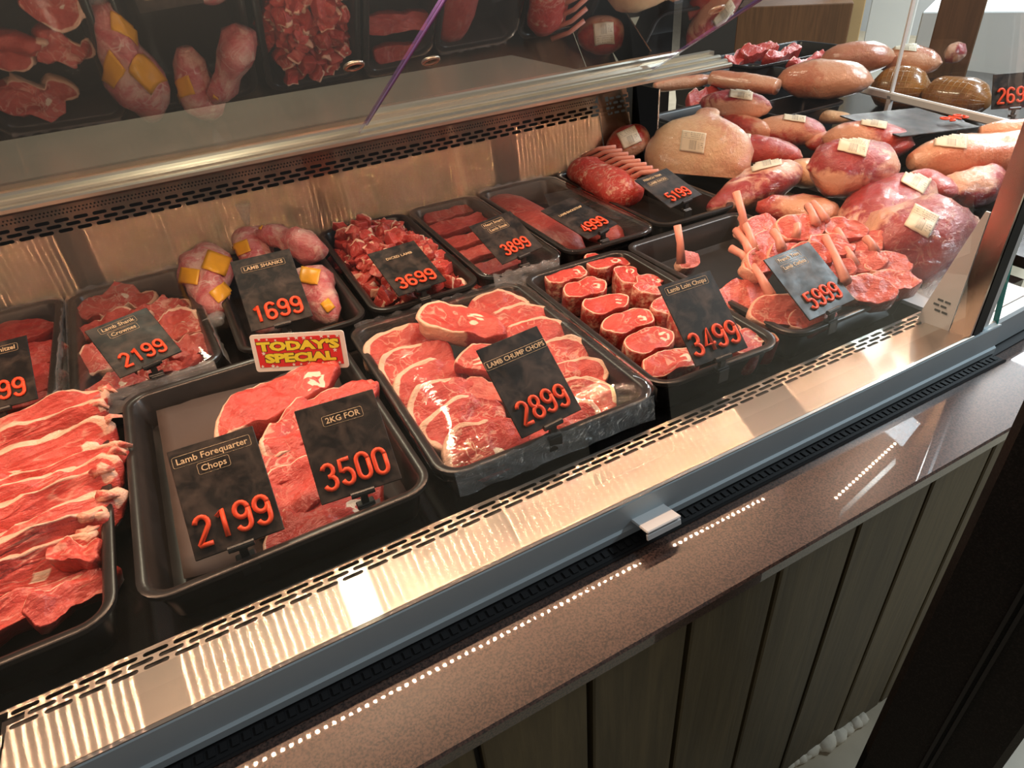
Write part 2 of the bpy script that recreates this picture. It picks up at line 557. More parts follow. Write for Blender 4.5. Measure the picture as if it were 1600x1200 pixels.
# ------------------------------------------------------------------ the setting
mb = MB()
FL = .089
mb.box((2.0, 2.0, FL - .01), (16, 16, .02))
tag(mb.build('floor', M['floor']), 'pale worn shop floor', 'floor', kind='structure')
mb = MB()
GX = [-.436, -.307, -.178, -.048, .0813, .2101, .3411, .4742, .6082, .7478, .878, 1.008, 1.138]
for a, b in zip(GX[:-1], GX[1:]):
    mb.box(((a + b) / 2, .3255, (FL + .764) / 2 + .0005), (b - a - .008, .018, .764 - FL), bev=.002)
mb.box((.35, .345, (FL + .764) / 2 + .0005), (1.56, .02, .764 - FL), m=1)
tag(mb.build('wall_front', [M['timber'], M['ink']]), 'vertical grey timber boards under the stone ledge', 'cladding', kind='structure')
mb = MB()
mb.box((.25, .366, .775), (2.0, .122, .020), bev=.0025)
mb.box((1.5, .39, .775), (.5, .12, .020), Euler((0, 0, R2D(24))).to_matrix(), bev=.0025)
tag(mb.build('stone_ledge', M['stone']), 'speckled brown polished stone ledge along the front of the counter', 'ledge')
mb = MB()
random.seed(5)
p0, p1 = at(1222, 1196, FL + .008), at(1345, 1124, FL + .008)
for k in range(16):
    t = k / 15
    p = p0.lerp(p1, t)
    s = .012 + .012 * random.random() * (1 - abs(t - .6))
    V, F = [], []
    for i in range(7):
        for j in range(10):
            a, b = math.pi * i / 6, 2 * math.pi * j / 10
            q = Vector((math.sin(a) * math.cos(b), math.sin(a) * math.sin(b) * .8, math.cos(a) * .7)) * s
            q *= 1 + .35 * fbm(q, 60, 2, k)
            V.append(q + p)
            if i < 6:
                F.append((i * 10 + j, i * 10 + (j + 1) % 10, i * 10 + 10 + (j + 1) % 10, i * 10 + 10 + j))
    mb.add(V, F)
tag(mb.build('foam_sealant', plain('white_foam', (.75, .70, .58), .8, 0, .3, 60, .2, .5), smooth=True), 'lumpy white foam sealant along the foot of the timber boards', 'sealant', kind='stuff')

# ---- the refrigerated display case
case = empty('display_case', (.3, .9, 0))
tag(case, 'refrigerated steel and black butcher display case with slotted front rail', 'display case')
def cpart(mbuild, name, mats, parent=None, smooth=False):
    o = mbuild.build(name, mats, parent or case, smooth)
    if parent is None:
        o.location = (-.3, -.9, 0)
    return o
mb = MB()
mb.box((.32, .97, .806), (1.84, .92, .016))
cpart(mb, 'deck', M['deck'])
mb = MB()
mb.box((1.93, .90, .832), (1.34, 1.40, .020))
cpart(mb, 'raised_deck', M['deck'])
RY0, RZ0, RY1, RZ1 = .425, .8400, .4925, .8352
for x0, x1 in ((-.75, -.2845), (-.2825, .955)):
    mb = MB()
    mb.extrude_x([(RY0, RZ0), (RY0 + .003, RZ0 + .0012), (RY0 + .005, RZ0 - .0004), (RY1, RZ1), (RY1, RZ1 - .0015), (RY0, RZ0 - .003)], x0, x1)
    cpart(mb, 'front_rail', M['steel_rail'])
def slot_cells(mb, O, ex, ey, nx, ny, pitch, rowh, sl, sw, stag=True, n=4, m=0):
    """a plate of staggered capsule holes: cells of pitch x rowh from O along ex and ey"""
    O, ex, ey = Vector(O), Vector(ex), Vector(ey)
    for r in range(ny):
        off = (pitch / 2 if (stag and r % 2) else 0)
        for k in range(nx):
            c = O + ex * (k * pitch + pitch / 2 + off) + ey * (r * rowh + rowh / 2)
            hole, outer = [], []
            h = max(0, sl / 2 - sw / 2)
            for sgn, a0 in ((1, -90), (-1, 90)):
                for i in range(n + 1):
                    t = R2D(a0 + 180 * i / n)
                    hole.append((sgn * h + math.cos(t) * sw / 2, math.sin(t) * sw / 2))
            for hx, hy in hole:
                ax, ay = abs(hx) / (pitch / 2), abs(hy) / (rowh / 2)
                outer.append((hx, hy))
            # outer points on the cell border
            out2 = []
            L = len(hole)
            for i, (hx, hy) in enumerate(hole):
                t = math.atan2(hy / sw, hx / sl)
                ct, st_ = math.cos(t), math.sin(t)
                q = max(abs(ct), abs(st_))
                out2.append((ct / q * pitch / 2, st_ / q * rowh / 2))
            V = [c + ex * a + ey * b for a, b in hole] + [c + ex * a + ey * b for a, b in out2]
            # cell corners
            F = []
            corners = {}
            for i in range(L):
                j = (i + 1) % L
                a, b = out2[i], out2[j]
                onv = lambda p_: abs(abs(p_[0]) - pitch / 2) < 1e-7
                if onv(a) != onv(b) or (onv(a) and onv(b) and a[0] * b[0] < 0) or (not onv(a) and not onv(b) and a[1] * b[1] < 0):
                    cx = a[0] if onv(a) else b[0]
                    cy = b[1] if onv(a) else a[1]
                    if onv(a) and onv(b):
                        cy = rowh / 2 if a[1] > 0 else -rowh / 2
                    V.append(c + ex * cx + ey * cy)
                    F.append((i, L + i, len(V) - 1, L + j, j))
                else:
                    F.append((i, L + i, L + j, j))
            mb.add(V, F, m)
mb = MB()
slot_cells(mb, (-.2825, RY1, RZ1 - .0006), (1, 0, 0), (0, 1, 0), 45, 3, .0275, .0076, .0230, .0050)
mb.extrude_x([(RY1 + .0228, RZ1 - .0004), (RY1 + .0262, RZ1 - .0004), (RY1 + .0262, .8145), (RY1 + .0250, .8145), (RY1 + .0250, RZ1 - .0016), (RY1 + .0228, RZ1 - .0016)], -.75, .97)
g = cpart(mb, 'slotted_grille', M['steel_rail'])
sd = g.modifiers.new('thick', 'SOLIDIFY')
sd.thickness = .0012
mb = MB()
mb.box((.34, RY1 + .011, .826), (1.26, .0215, .004))
cpart(mb, 'grille_tray', M['rubber'])
mb = MB()
mb.extrude_x([(.4250, .8385), (.4238, .837), (.4225, .802), (.4195, .7995), (.4195, .7905), (.422, .7885), (.440, .7885), (.440, .834)], -.8, 1.02)
cpart(mb, 'front_fascia', M['fascia'])
mb = MB()
mb.extrude_x([(.400, .7862), (.4015, .7885), (.404, .7868), (.440, .7868), (.440, .7856), (.400, .7856)], -.8, 1.02)
for k in range(160):
    mb.box((-.66 + k * .0105, .413, .7875), (.006, .009, .0016))
cpart(mb, 'lower_gasket', M['rubber'])
mb = MB()
Rt = Euler((R2D(-12), 0, 0)).to_matrix()
mb.box((.362, .4085, .812), (.048, .032, .0035), Rt, bev=.0012)
mb.box((.362, .3935, .8075), (.048, .003, .008), Rt, bev=.0008)
cpart(mb, 'pull_tab', M['whitemetal'])
# turned fascia of the next module
a, b = at(1538, 517, .838), at(1640, 462, .838)
dx = Vector((b.x - a.x, b.y - a.y, 0))
L2, yaw2 = dx.length, math.atan2(dx.y, dx.x)
Rz = Euler((0, 0, yaw2)).to_matrix()
mb = MB()
mb.box(a + dx / 2 + Rz @ Vector((0, .012, -.024)), (L2, .024, .052), Rz, bev=.004)
mb.box(a + dx / 2 + Rz @ Vector((0, .008, -.0515)), (L2, .04, .003), Rz, m=1)
mb.box(a + dx / 2 + Rz @ Vector((0, .15, -.004)), (L2, .25, .006), Rz, m=2)
cpart(mb, 'turned_fascia', [M['fascia'], M['rubber'], M['whitemetal']])

# back wall of the case
BP0, BP1 = Vector((0, 1.380, .815)), Vector((0, 1.445, 1.064))
def bpz(z):
    t = (z - BP0.z) / (BP1.z - BP0.z)
    return BP0.lerp(BP1, t)
bd = (BP1 - BP0).normalized()
bn = Vector((0, -bd.z, bd.y))
mb = MB()
zs = .9765
q = bpz(zs)
mb.add([(-.75, BP0.y, BP0.z), (.985, BP0.y, BP0.z), (.985, q.y, q.z), (-.75, q.y, q.z)], [(0, 1, 2, 3)])
cpart(mb, 'back_panel', M['steel_back'])
mb = MB()
slot_cells(mb, (-.75, q.y, q.z), (1, 0, 0), bd, 56, 3, .0316, .0092, .0240, .0062)
q2 = q + bd * .0276
q3 = q2 + bd * .004
mb.add([(-.75, q2.y, q2.z), (.985, q2.y, q2.z), (.985, q3.y, q3.z), (-.75, q3.y, q3.z)], [(0, 1, 2, 3)])
slot_cells(mb, (-.75, q3.y, q3.z), (1, 0, 0), bd, 270, 2, .0064, .0058, .0038, .0038, True, 2)
q4 = q3 + bd * .0116
mb.add([(-.75, q4.y, q4.z), (.985, q4.y, q4.z), (.985, BP1.y, BP1.z), (-.75, BP1.y, BP1.z)], [(0, 1, 2, 3)])
cpart(mb, 'air_outlet_panel', M['steel_back'])
mb = MB()
mb.box((.12, 1.462, 1.0), (1.74, .004, .12))
cpart(mb, 'duct_lining', plain('grey_duct', (.045, .042, .040), .5))
# end section of the back wall with its own slots
mb = MB()
e0 = bpz(.83)
e1 = bpz(.972)
mb.add([(.987, e0.y, e0.z), (1.075, e0.y, e0.z), (1.075, e1.y, e1.z), (.987, e1.y, e1.z)], [(0, 1, 2, 3)])
mb.add([(.987, e1.y, e1.z), (1.008, e1.y, e1.z), (1.008, BP1.y, BP1.z), (.987, BP1.y, BP1.z)], [(0, 1, 2, 3)])
slot_cells(mb, (1.008, e1.y, e1.z), (1, 0, 0), bd, 3, 4, .020, .0115, .015, .0055)
e2 = e1 + bd * .046
mb.add([(1.008, e2.y, e2.z), (1.075, e2.y, e2.z), (1.075, BP1.y, BP1.z), (1.008, BP1.y, BP1.z)], [(0, 1, 2, 3)])
mb.box((1.078, 1.36, .93), (.004, .10, .22))
cpart(mb, 'end_back_panel', M['steel_back'])
# back rail with door grooves
prof = [(1.300, 1.060), (1.300, 1.0655), (1.303, 1.068), (1.316, 1.068), (1.316, 1.0715), (1.321, 1.075), (1.328, 1.075), (1.328, 1.071),
        (1.340, 1.071), (1.340, 1.077), (1.345, 1.081), (1.353, 1.081), (1.353, 1.077), (1.366, 1.077), (1.366, 1.088), (1.385, 1.088), (1.385, 1.060)]
mb = MB()
mb.extrude_x(prof, -.8, 1.29)
cpart(mb, 'back_rail', M['rail'])
# lamp housing over the front of the doors
mb = MB()
mb.box((.08, .790, 1.422), (2.0, .075, .040), bev=.004)
cpart(mb, 'lamp_housing', M['rail'])
mb = MB()
mb.box((1.49, .760, 1.422), (.68, .075, .040), Euler((0, 0, R2D(10.7))).to_matrix(), bev=.004)
cpart(mb, 'lamp_housing', M['rail'])
# right front end post
mb = MB()
X = .944
P = [(.505, .824), (.503, .852), (.481, .944), (.462, 1.02), (.456, 1.02), (.456, .824)]
mb.add([(X, y, z) for y, z in P] + [(X + .003, y, z) for y, z in P], [tuple(range(6)), tuple(range(6, 12))] + [(i, (i + 1) % 6, 6 + (i + 1) % 6, 6 + i) for i in range(6)])
for r in range(3):
    for k in range(2):
        mb.box((X - .0004, .470 + k * .011 + (r % 2) * .004, .862 + r * .0085), (.001, .0085, .0035), m=1, bev=.0004)
cpart(mb, 'end_plate', [M['whitemetal'], M['ink']])
mb = MB()
mb.box((X + .003, .4405, 1.09), (.004, .029, .53))
cpart(mb, 'end_post', M['steel_post'])
mb = MB()
mb.box((X + .020, .433, 1.09), (.022, .014, .50))
mb.box((X + .045, .437, 1.09), (.016, .012, .50), m=1)
cpart(mb, 'post_gasket', [M['rubber'], M['whitemetal']])

# ---- LED strips under the housing (each a thing; the diodes are its part)
for A, B, lab in (((-.262, .780), (1.045, .780), 'long warm LED light strip under the canopy above the meat trays'),
                  ((-.80, .780), (-.312, .780), 'short warm LED light strip over the left end of the case'),
                  ((1.175, .688), (1.80, .806), 'warm LED light strip turned slightly inward over the wrapped joints')):
    A, B = Vector((*A, 0)), Vector((*B, 0))
    d = B - A
    L = d.length
    o = MB()
    o.box((0, 0, .0015), (L, .012, .003))
    st = o.build('light_strip', M['whitemetal'], None, False, (A + B) / 2 + Vector((0, 0, 1.3990)), (0, 0, math.atan2(d.y, d.x)))
    tag(st, lab, 'light strip', 'canopy light strips')
    mb = MB()
    for k in range(int(L / .0163)):
        x = -L / 2 + .006 + k * .0163
        q = .0026
        mb.add([(x - q, -q, -.0002), (x + q, -q, -.0002), (x + q, q, -.0002), (x - q, q, -.0002)], [(3, 2, 1, 0)])
    put('diodes', mesh('diodes', mb.V, mb.F, M['led_dim' if A.x > 1.1 else 'led'], smooth=False), st)

# ---- sliding acrylic doors leaning over the case
DT = Vector((0, -.894, .447)).normalized()
DN = Vector((0, -.447, -.894)).normalized()
def door(name, x0, x1, off, label, holes, edges):
    base = Vector((0, 1.318, 1.0735)) - DN * off
    Lh = .655
    o = empty(name, ((x0 + x1) / 2, base.y, base.z))
    tag(o, label, 'sliding door', 'clear sliding doors')
    R = Matrix((Vector((1, 0, 0)), DT, Vector((1, 0, 0)).cross(DT))).transposed()
    mb = MB()
    mb.box(DT * (Lh / 2), (x1 - x0, Lh, .005), R)
    mb.build('pane', M['acrylic'], o)
    for sx, wd in edges:
        mb = MB()
        mb.box(Vector((sx * ((x1 - x0) / 2), 0, 0)) + DT * (Lh / 2), (wd, Lh, .0052), R, bev=.001)
        mb.build('edge', M['acrylic_edge'], o)
    for (u, v) in holes:
        d = Vector(ray(u, v))
        k = (base - Vector(CAMP)).dot(DN) / d.dot(DN)
        h = Vector(CAMP) + d * k - Vector(o.location)
        mb = MB()
        ring = [h + R @ Vector((.0125 * math.cos(t), .0125 * math.sin(t), 0)) for t in [2 * math.pi * i / 24 for i in range(25)]]
        mb.tube(ring, .0030, 8, 0, False)
        mb.add([h + R @ Vector((.0125 * math.cos(2 * math.pi * i / 24), .0125 * math.sin(2 * math.pi * i / 24), -.0032)) for i in range(24)], [tuple(range(24))], 1)
        mb.build('finger_hole', [M['rail'], M['ink']], o, True)
    return o
door('sliding_door', -.62, .352, 0.0, 'clear acrylic sliding door with finger hole at its right edge, over the left trays', [(553, 103)], [(1, .0012)])
door('sliding_door', .371, 1.066, .012, 'clear acrylic sliding door with violet edges, in the middle', [(673, 95), (1120, 15)], [(-1, .0045), (1, .012)])

# ---- front glass
def pane(name, a, b, top, label, edge):
    """upright pane standing between points a and b, leaning by top"""
    o = empty(name, a)
    tag(o, label, 'glass pane', 'front glass panes')
    d = (b - a)
    n = Vector((-d.y, d.x, 0)).normalized() * .006
    V = [Vector(), d, d + top, top]
    V = V + [v + n for v in V]
    me = mesh('pane', V, [(0, 1, 2, 3), (4, 7, 6, 5), (0, 4, 5, 1), (1, 5, 6, 2), (2, 6, 7, 3), (3, 7, 4, 0)], M['glass'], smooth=False)
    fix(me)
    put('pane', me, o)
    if edge:
        e = d.normalized()
        V = [d + n * -.1, d + e * .002 + n * -.1, d + e * .002 + n * 1.1, d + n * 1.1]
        V = V + [v + top for v in V]
        me = mesh('edge', V, [(0, 1, 2, 3), (4, 7, 6, 5), (0, 4, 5, 1), (1, 5, 6, 2), (2, 6, 7, 3), (3, 7, 4, 0)], M['glass_edge'], smooth=False)
        put('edge', me, o)
pane('front_glass', Vector((-.85, .428, .823)), Vector((1.018, .428, .823)), Vector((0, .068, .56)), 'long clear front glass with teal cut edge rising from the blue-grey fascia', True)
# ---- end divider glass deep in the counter
a, b = Vector((1.815, 1.470, .938)), Vector((1.675, .790, .938))
pane('divider_glass', a, b, Vector((0, 0, .5)), 'clear divider glass on a white bottom bar before the netted hams', False)
dv = b - a
mb = MB()
Rd = Euler((0, 0, math.atan2(dv.y, dv.x))).to_matrix()
mb.box((a + b) / 2 + Vector((0, 0, -.004)), (dv.length, .012, .020), Rd, bev=.003)
for t in (.02, .42, .98):
    p = a.lerp(b, t)
    mb.box((p.x, p.y, .885), (.012, .012, .10), Rd)
mb.box(a.lerp(b, .42) + Vector((0, 0, .25)), (.005, .009, .5), Rd)
tag(mb.build('divider_bar', M['whitemetal']), 'white bar with thin uprights under the divider glass', 'bar')

# ---- worktop behind the case and dark back wall
mb = MB()
mb.box((-.10, 1.66, 1.048), (2.24, .54, .03), bev=.004)
for x in (-1.1, 0, .95):
    mb.box((x, 1.70, .515), (.05, .4, 1.03), m=1)
mb.box((-.1, 1.70, .25), (2.2, .40, .02), m=1)
tag(mb.build('back_worktop', [M['bench'], M['darkwall']]), 'grey steel worktop behind the sliding doors', 'worktop')
mb = MB()
mb.box((0, 3.6, 1.4), (6.0, .1, 2.8))
tag(mb.build('wall_back', M['darkwall']), 'dark wall behind the counter', 'wall', kind='structure')

# ---- dark post in the foreground
mb = MB()
Pl = ray(1472, 900)
Pl = Vector((Pl[0], Pl[1], 0)).normalized() * .50
Pr = ray(1597, 1160)
Pr = Vector((Pr[0], Pr[1], 0)).normalized() * .50
ang = math.atan2(Pr.y - Pl.y, Pr.x - Pl.x)
Rp = Euler((0, 0, ang)).to_matrix()
wd = (Pr - Pl).length
cc = (Pl + Pr) / 2 + Rp @ Vector((0, .06, 0))
mb.box((cc.x, cc.y, .80), (wd, .12, 1.6), Rp, bev=.006)
for t in (.50, .56):
    p = Pl.lerp(Pr, t) + Rp @ Vector((0, -.001, 0))
    mb.box((p.x, p.y, .80), (.003, .004, 1.58), Rp, m=1)
tag(mb.build('black_post', [M['post'], M['rubber']]), 'black speckled upright post standing close in front of the ledge', 'post')

# ------------------------------------------------------------------ trays
DECK = .8146
def tray(cx, cy, w_, d_, zr, label, yaw=0.0, r=.034, zb=None, film=None, mtl='black_plastic', bulge=.018, cat='tray', name='display_tray', rimw=.010, skirt=True):
    zb = DECK if zb is None else zb
    o_loc = (cx, cy, zb)
    h = zr - zb
    rings = [(.004, h - .010), (0, h - .006), (0, h - .001), (.002, h), (rimw, h - .001), (rimw + .003, h - .004), (rimw + .012, .010), (rimw + .022, .0045)]
    out = [(.004, h - .010), (rimw - .001, h - .009), (rimw + .009, .004), (rimw + .014, 0.0)]
    V, F, nn = [], [], None
    def ring(ins, z):
        P = rrect(w_ - 2 * ins, d_ - 2 * ins, max(.008, r - ins))
        s = len(V)
        V.extend([(x, y, z) for x, y in P])
        return s, len(P)
    st = [ring(*q) for q in rings]
    n = st[0][1]
    for (a, _), (b, _) in zip(st[:-1], st[1:]):
        F += [(a + i, a + (i + 1) % n, b + (i + 1) % n, b + i) for i in range(n)]
    F.append(tuple(st[-1][0] + i for i in range(n)))
    so = [ring(*q) for q in out]
    for (a, _), (b, _) in zip(so[:-1], so[1:]):
        F += [(b + i, b + (i + 1) % n, a + (i + 1) % n, a + i) for i in range(n)]
    F.append(tuple(so[-1][0] + i for i in range(n))[::-1])
    me = mesh(name, V, F, M[mtl])
    fix(me)
    me.set_sharp_from_angle(angle=R2D(40))
    o = put(name, me, None, o_loc, (0, 0, yaw))
    tag(o, label, cat)
    if film:
        zt = h + .0015
        V, F = [], []
        P0 = rrect(w_ + .003, d_ + .003, r)
        n = len(P0)
        levels = [(1.0, -.026), (1.0, -.010), (1.001, .001)] + [(q, None) for q in (.96, .9, .8, .65, .5, .35, .2, .08)]
        for li, (q, dz) in enumerate(levels):
            for i, (x, y) in enumerate(P0):
                if dz is not None:
                    k = 1 - (.05 * (li == 0))
                    jit = .0035 * fbm((x, y, li), 60, 3, cx)
                    nx = x * k + jit * (1 if x > 0 else -1)
                    ny = y * k + jit * (1 if y > 0 else -1)
                    V.append((nx, ny, zt + dz + .006 * fbm((x, y, 3), 45, 2, cx) * (li == 0)))
                else:
                    b = bulge * (1 - q ** 3)
                    V.append((x * q, y * q, zt + b + .0022 * fbm((x * q, y * q, 0), 28, 3, cx)))
        V.append((0, 0, zt + bulge))
        for li in range(len(levels) - 1):
            F += [(li * n + i, li * n + (i + 1) % n, (li + 1) * n + (i + 1) % n, (li + 1) * n + i) for i in range(n)]
        b0 = (len(levels) - 1) * n
        F += [(b0 + i, b0 + (i + 1) % n, len(V) - 1) for i in range(n)]
        me = mesh('cling_film', V, F, M['film'])
        f = put('cling_film', me, o)
        # crumpled film gathered along the edges
        for sx, sy in film:
            V, F = [], []
            L = (w_ if sy else d_) - .03
            nx, ny = 26, 5
            for i in range(nx + 1):
                for j in range(ny + 1):
                    a = -L / 2 + L * i / nx
                    dn = .004 + .006 * j / ny + .004 * fbm((a, j, sx), 70, 2, cx + sy)
                    z = h + .004 - .034 * j / ny + .005 * fbm((a, j * .01, 2), 80, 2, cy)
                    if sy:
                        V.append((a, sy * (d_ / 2 + dn - .003), z))
                    else:
                        V.append((sx * (w_ / 2 + dn - .003), a, z))
            for i in range(nx):
                for j in range(ny):
                    k = i * (ny + 1) + j
                    F.append((k, k + 1, k + ny + 2, k + ny + 1))
            put('film_fold', mesh('film_fold', V, F, M['film_loose']), o)
    return o

ZF, ZB = .873, .880
tray(-.328, .740, .300, .410, ZF, 'black tray of red rib pieces at the left edge of the front row')
tray(-.004, .740, .312, .412, ZF, 'black tray with liner paper under the two tickets 2199 and 3500')
tray(.317, .738, .306, .408, ZF, 'black cling-wrapped tray of lamb chump chops behind the ticket 2899', -.02, film=[(0, 1), (0, -1), (1, 0)], bulge=.024)
tray(.586, .738, .218, .404, ZF, 'black tray of thick loin chops behind the ticket 3499', -.035)
tray(.848, .738, .290, .412, ZF, 'deep black tray of french trimmed cutlets behind the ticket 5999', 0, rimw=.012)
tray(-.345, 1.165, .205, .425, ZB, 'cling-wrapped black tray of smooth red schnitzel at the left edge of the back row', film=[(1, 0), (0, -1), (0, 1)])
tray(-.125, 1.165, .208, .425, ZB, 'cling-wrapped black tray of crown slices behind the back-row ticket 2199', .03, film=[(1, 0), (0, -1), (0, 1)])
tray(.112, 1.165, .205, .425, ZB, 'black tray of bagged lamb shanks behind the ticket 1699', -.01)
tray(.325, 1.165, .196, .425, ZB, 'black tray heaped with diced lamb behind the ticket 3699', -.03)
tray(.511, 1.165, .162, .425, ZB, 'narrow cling-wrapped black tray of lamb steaks behind the ticket 3899', -.03, film=[(0, -1)], bulge=.006)
tray(.702, 1.165, .198, .425, ZB, 'black tray under glossy film with two long backstraps behind the ticket 4999', -.02, film=[(0, 1)], bulge=.006)
tray(.912, 1.165, .200, .425, ZB, 'black tray holding a lamb rack behind the ticket 5199', -.02)

# ------------------------------------------------------------------ price tickets
BASEFONT = None
def text_mesh(txt, size, extr, off, m, bold=0.0):
    c = bpy.data.curves.new('t', 'FONT')
    c.body = txt
    c.size = size
    c.extrude = extr
    c.offset = off
    c.align_x = 'CENTER'
    c.align_y = 'CENTER'
    c.resolution_u = 2
    o = bpy.data.objects.new('t', c)
    COL.objects.link(o)
    bpy.context.view_layer.update()
    me = bpy.data.meshes.new_from_object(o.evaluated_get(bpy.context.evaluated_depsgraph_get()))
    bpy.data.objects.remove(o)
    bpy.data.curves.remove(c)
    me.materials.clear()
    me.materials.append(m)
    return me
def arc(cx, cy, rx, ry, a0, a1, n=8):
    return [(cx + rx * math.cos(R2D(a0 + (a1 - a0) * i / n)), cy + ry * math.sin(R2D(a0 + (a1 - a0) * i / n))) for i in range(n + 1)]
def strokes(ch):
    if ch == '0': return [arc(.28, .74, .26, .26, 0, 180) + arc(.28, .26, .26, .26, 180, 360) + [(.54, .74)]]
    if ch == '1': return [[(.10, .80), (.34, 1.0), (.34, 0)]]
    if ch == '2': return [arc(.28, .74, .26, .26, 170, -20) + [(.04, .02), (.04, 0), (.54, 0)]]
    if ch == '3': return [arc(.27, .76, .24, .24, 165, -80) + [(.22, .52)], [(.22, .52)] + arc(.27, .26, .27, .26, 80, -165)]
    if ch == '4': return [[(.42, 0), (.42, 1.0), (.02, .30), (.60, .30)]]
    if ch == '5': return [[(.52, 1.0), (.08, 1.0), (.05, .56)] + arc(.28, .30, .26, .30, 125, -160, 10)]
    if ch == '6': return [arc(.28, .74, .26, .26, 20, 180) + [(.02, .28)] + arc(.28, .27, .26, .27, 180, 540, 16)]
    if ch == '7': return [[(.03, 1.0), (.54, 1.0), (.20, 0)]]
    if ch == '8': return [arc(.28, .76, .23, .24, -90, 270, 16), arc(.28, .26, .27, .26, 90, 450, 16)]
    if ch == '9': return [arc(.28, .73, .26, .27, 0, 360, 16), [(.54, .73), (.54, .28)] + arc(.28, .26, .26, .26, 0, -160)]
def digit_mb(ch, x, y, h, rad):
    mb = MB()
    for pl in strokes(ch):
        mb.tube([(x + (.05 + p[0] * .86) * h, y + p[1] * h, rad * .5) for p in pl], rad, 8)
    mb.V = [(v[0], v[1], .0012 + max(0, (v[2] - rad * .5 + rad) * .75)) for v in mb.V]
    return mb
def ticket(x, y, z, yaw, tilt, w_, h_, lines, price, label, pos=None, boxed=True, dh=.030, px=None, clip=True):
    """board standing on its clip: lower edge centre at (x, y, z)"""
    a, t = R2D(yaw), R2D(tilt)
    ex = Vector((math.cos(a), math.sin(a), 0))
    ey = Vector((-math.sin(a), math.cos(a), 0))
    up = Vector((0, 0, 1)) * math.cos(t) + ey * math.sin(t)
    nz = ex.cross(up)
    Rm = Matrix((ex, up, nz)).transposed()
    o = empty('price_ticket', (x, y, z), Rm.to_euler())
    tag(o, label, 'price ticket', 'black price tickets')
    mb = MB()
    mb.box((0, h_ / 2, 0), (w_, h_, .0022), bev=.0007)
    mb.build('board', M['board'], o)
    yy = h_ * .90
    for i, ln in enumerate(lines):
        s, xo, yo, box_ = ln[1], ln[2], ln[3], ln[4]
        me = text_mesh(ln[0], s, .0002, s * .012, M['gold'])
        put('lettering', me, o, (xo * w_, yo * h_, .0015))
        if box_:
            xs = [v.co.x for v in me.vertices]
            W_, H_ = max(xs) - min(xs) + s * .7, s * 1.25
            P = rrect(W_, H_, s * .2, 2)
            mb = MB()
            mb.tube([(xo * w_ + p[0], yo * h_ + p[1] + s * .02, .0013) for p in P + P[:1]], .00022, 4, 0, False)
            mb.build('lettering_border', M['gold'], o)
    if price:
        n = len(price)
        sp = dh * .65
        if px is None:
            px = -n * sp / 2 + .001
        for i, chh in enumerate(price):
            mb = digit_mb(chh, px + i * sp, .012 + .0006 * ((i * 7) % 3), dh * .97, dh * .088)
            mb.build('digit', M['digit'], o, True)
    if clip:
        mb = MB()
        mb.tube([(-.013, -.001, .001), (.013, -.001, .001)], .0036, 10)
        mb.box((0, .002, -.0025), (.020, .012, .0015))
        inv = Rm.inverted()
        dn = inv @ Vector((0, 0, -1))
        fw = inv @ (-ey)
        Rc = inv.to_3x3()
        mb.box(dn * .008, (.008, .006, .016), Rc)
        mb.box(dn * .017, (.020, .010, .006), Rc, bev=.001)
        mb.box(dn * .026 + fw * .006, (.018, .0025, .020), Rc, bev=.0008)
        mb.build('ticket_clip', M['clip'], o)
    return o
T = ticket
T(-.0567, .5494, .885, -3.0, 54.3, .0877, .1200, [('Lamb Forequarter', .0098, -.02, .875, True), ('Chops', .0098, -.04, .755, True)], '2199', 'black ticket reading Lamb Forequarter Chops 2199 clipped to the paper-lined tray', dh=.030)
T(.0742, .5558, .885, -5.4, 51.6, .0896, .1106, [('2KG FOR', .0095, .04, .80, True)], '3500', 'black ticket reading 2KG FOR 3500', dh=.029)
T(.3054, .5370, .890, 5.5, 47.5, .0888, .1180, [('LAMB CHUMP CHOPS', .0085, 0, .80, True)], '2899', 'black ticket reading LAMB CHUMP CHOPS 2899 on the wrapped tray', dh=.028)
T(.5669, .5329, .890, -2.0, 48.1, .0875, .1194, [('Lamb Loin Chops', .0090, -.02, .905, True)], '3499', 'black ticket reading Lamb Loin Chops 3499', dh=.031)
T(.7802, .5373, .890, 3.5, 56.8, .1000, .1115, [('French Trim', .0088, -.06, .90, True), ('Lamb Cutlets', .0088, -.05, .775, True)], '5999', 'mottled dark ticket reading French Trim Lamb Cutlets 5999', dh=.027)
T(-.1087, .9634, .900, 17.6, 65.3, .0895, .1031, [('Lamb Shank', .0095, -.04, .88, True), ('Crownes', .0095, -.02, .745, True)], '2199', 'black ticket reading Lamb Shank Crownes 2199', dh=.025)
T(.0810, .9704, .900, -3.9, 59.3, .0943, .1380, [('LAMB SHANKS', .0095, .0, .84, True)], '1699', 'tall black ticket reading LAMB SHANKS 1699', dh=.030)
T(.3085, .9510, .900, 3.5, 74.2, .0886, .1236, [('DICED LAMB', .0085, .02, .76, False)], '3699', 'black ticket reading DICED LAMB 3699', dh=.027)
T(.5049, .9622, .900, 12.8, 61.1, .0978, .0988, [('Heart Smart', .0085, -.02, .88, True), ('Lamb Steak', .0085, .0, .74, True)], '3899', 'black ticket reading Heart Smart Lamb Steak 3899', dh=.024)
T(.6778, .9653, .900, 16.9, 75.6, .0901, .1193, [('LAMB BACKSTRAP', .0080, .02, .70, False)], '4999', 'grey-black ticket reading LAMB BACKSTRAP 4999', dh=.026)
T(.8967, .9892, .900, 11.1, 69.1, .1000, .1019, [('FRENCH TRIM', .0085, -.08, .88, False), ('LAMB RACKS', .0085, -.06, .74, True)], '5199', 'black ticket reading FRENCH TRIM LAMB RACKS 5199', dh=.025)
q = onz_ = at(60, 622, .900)
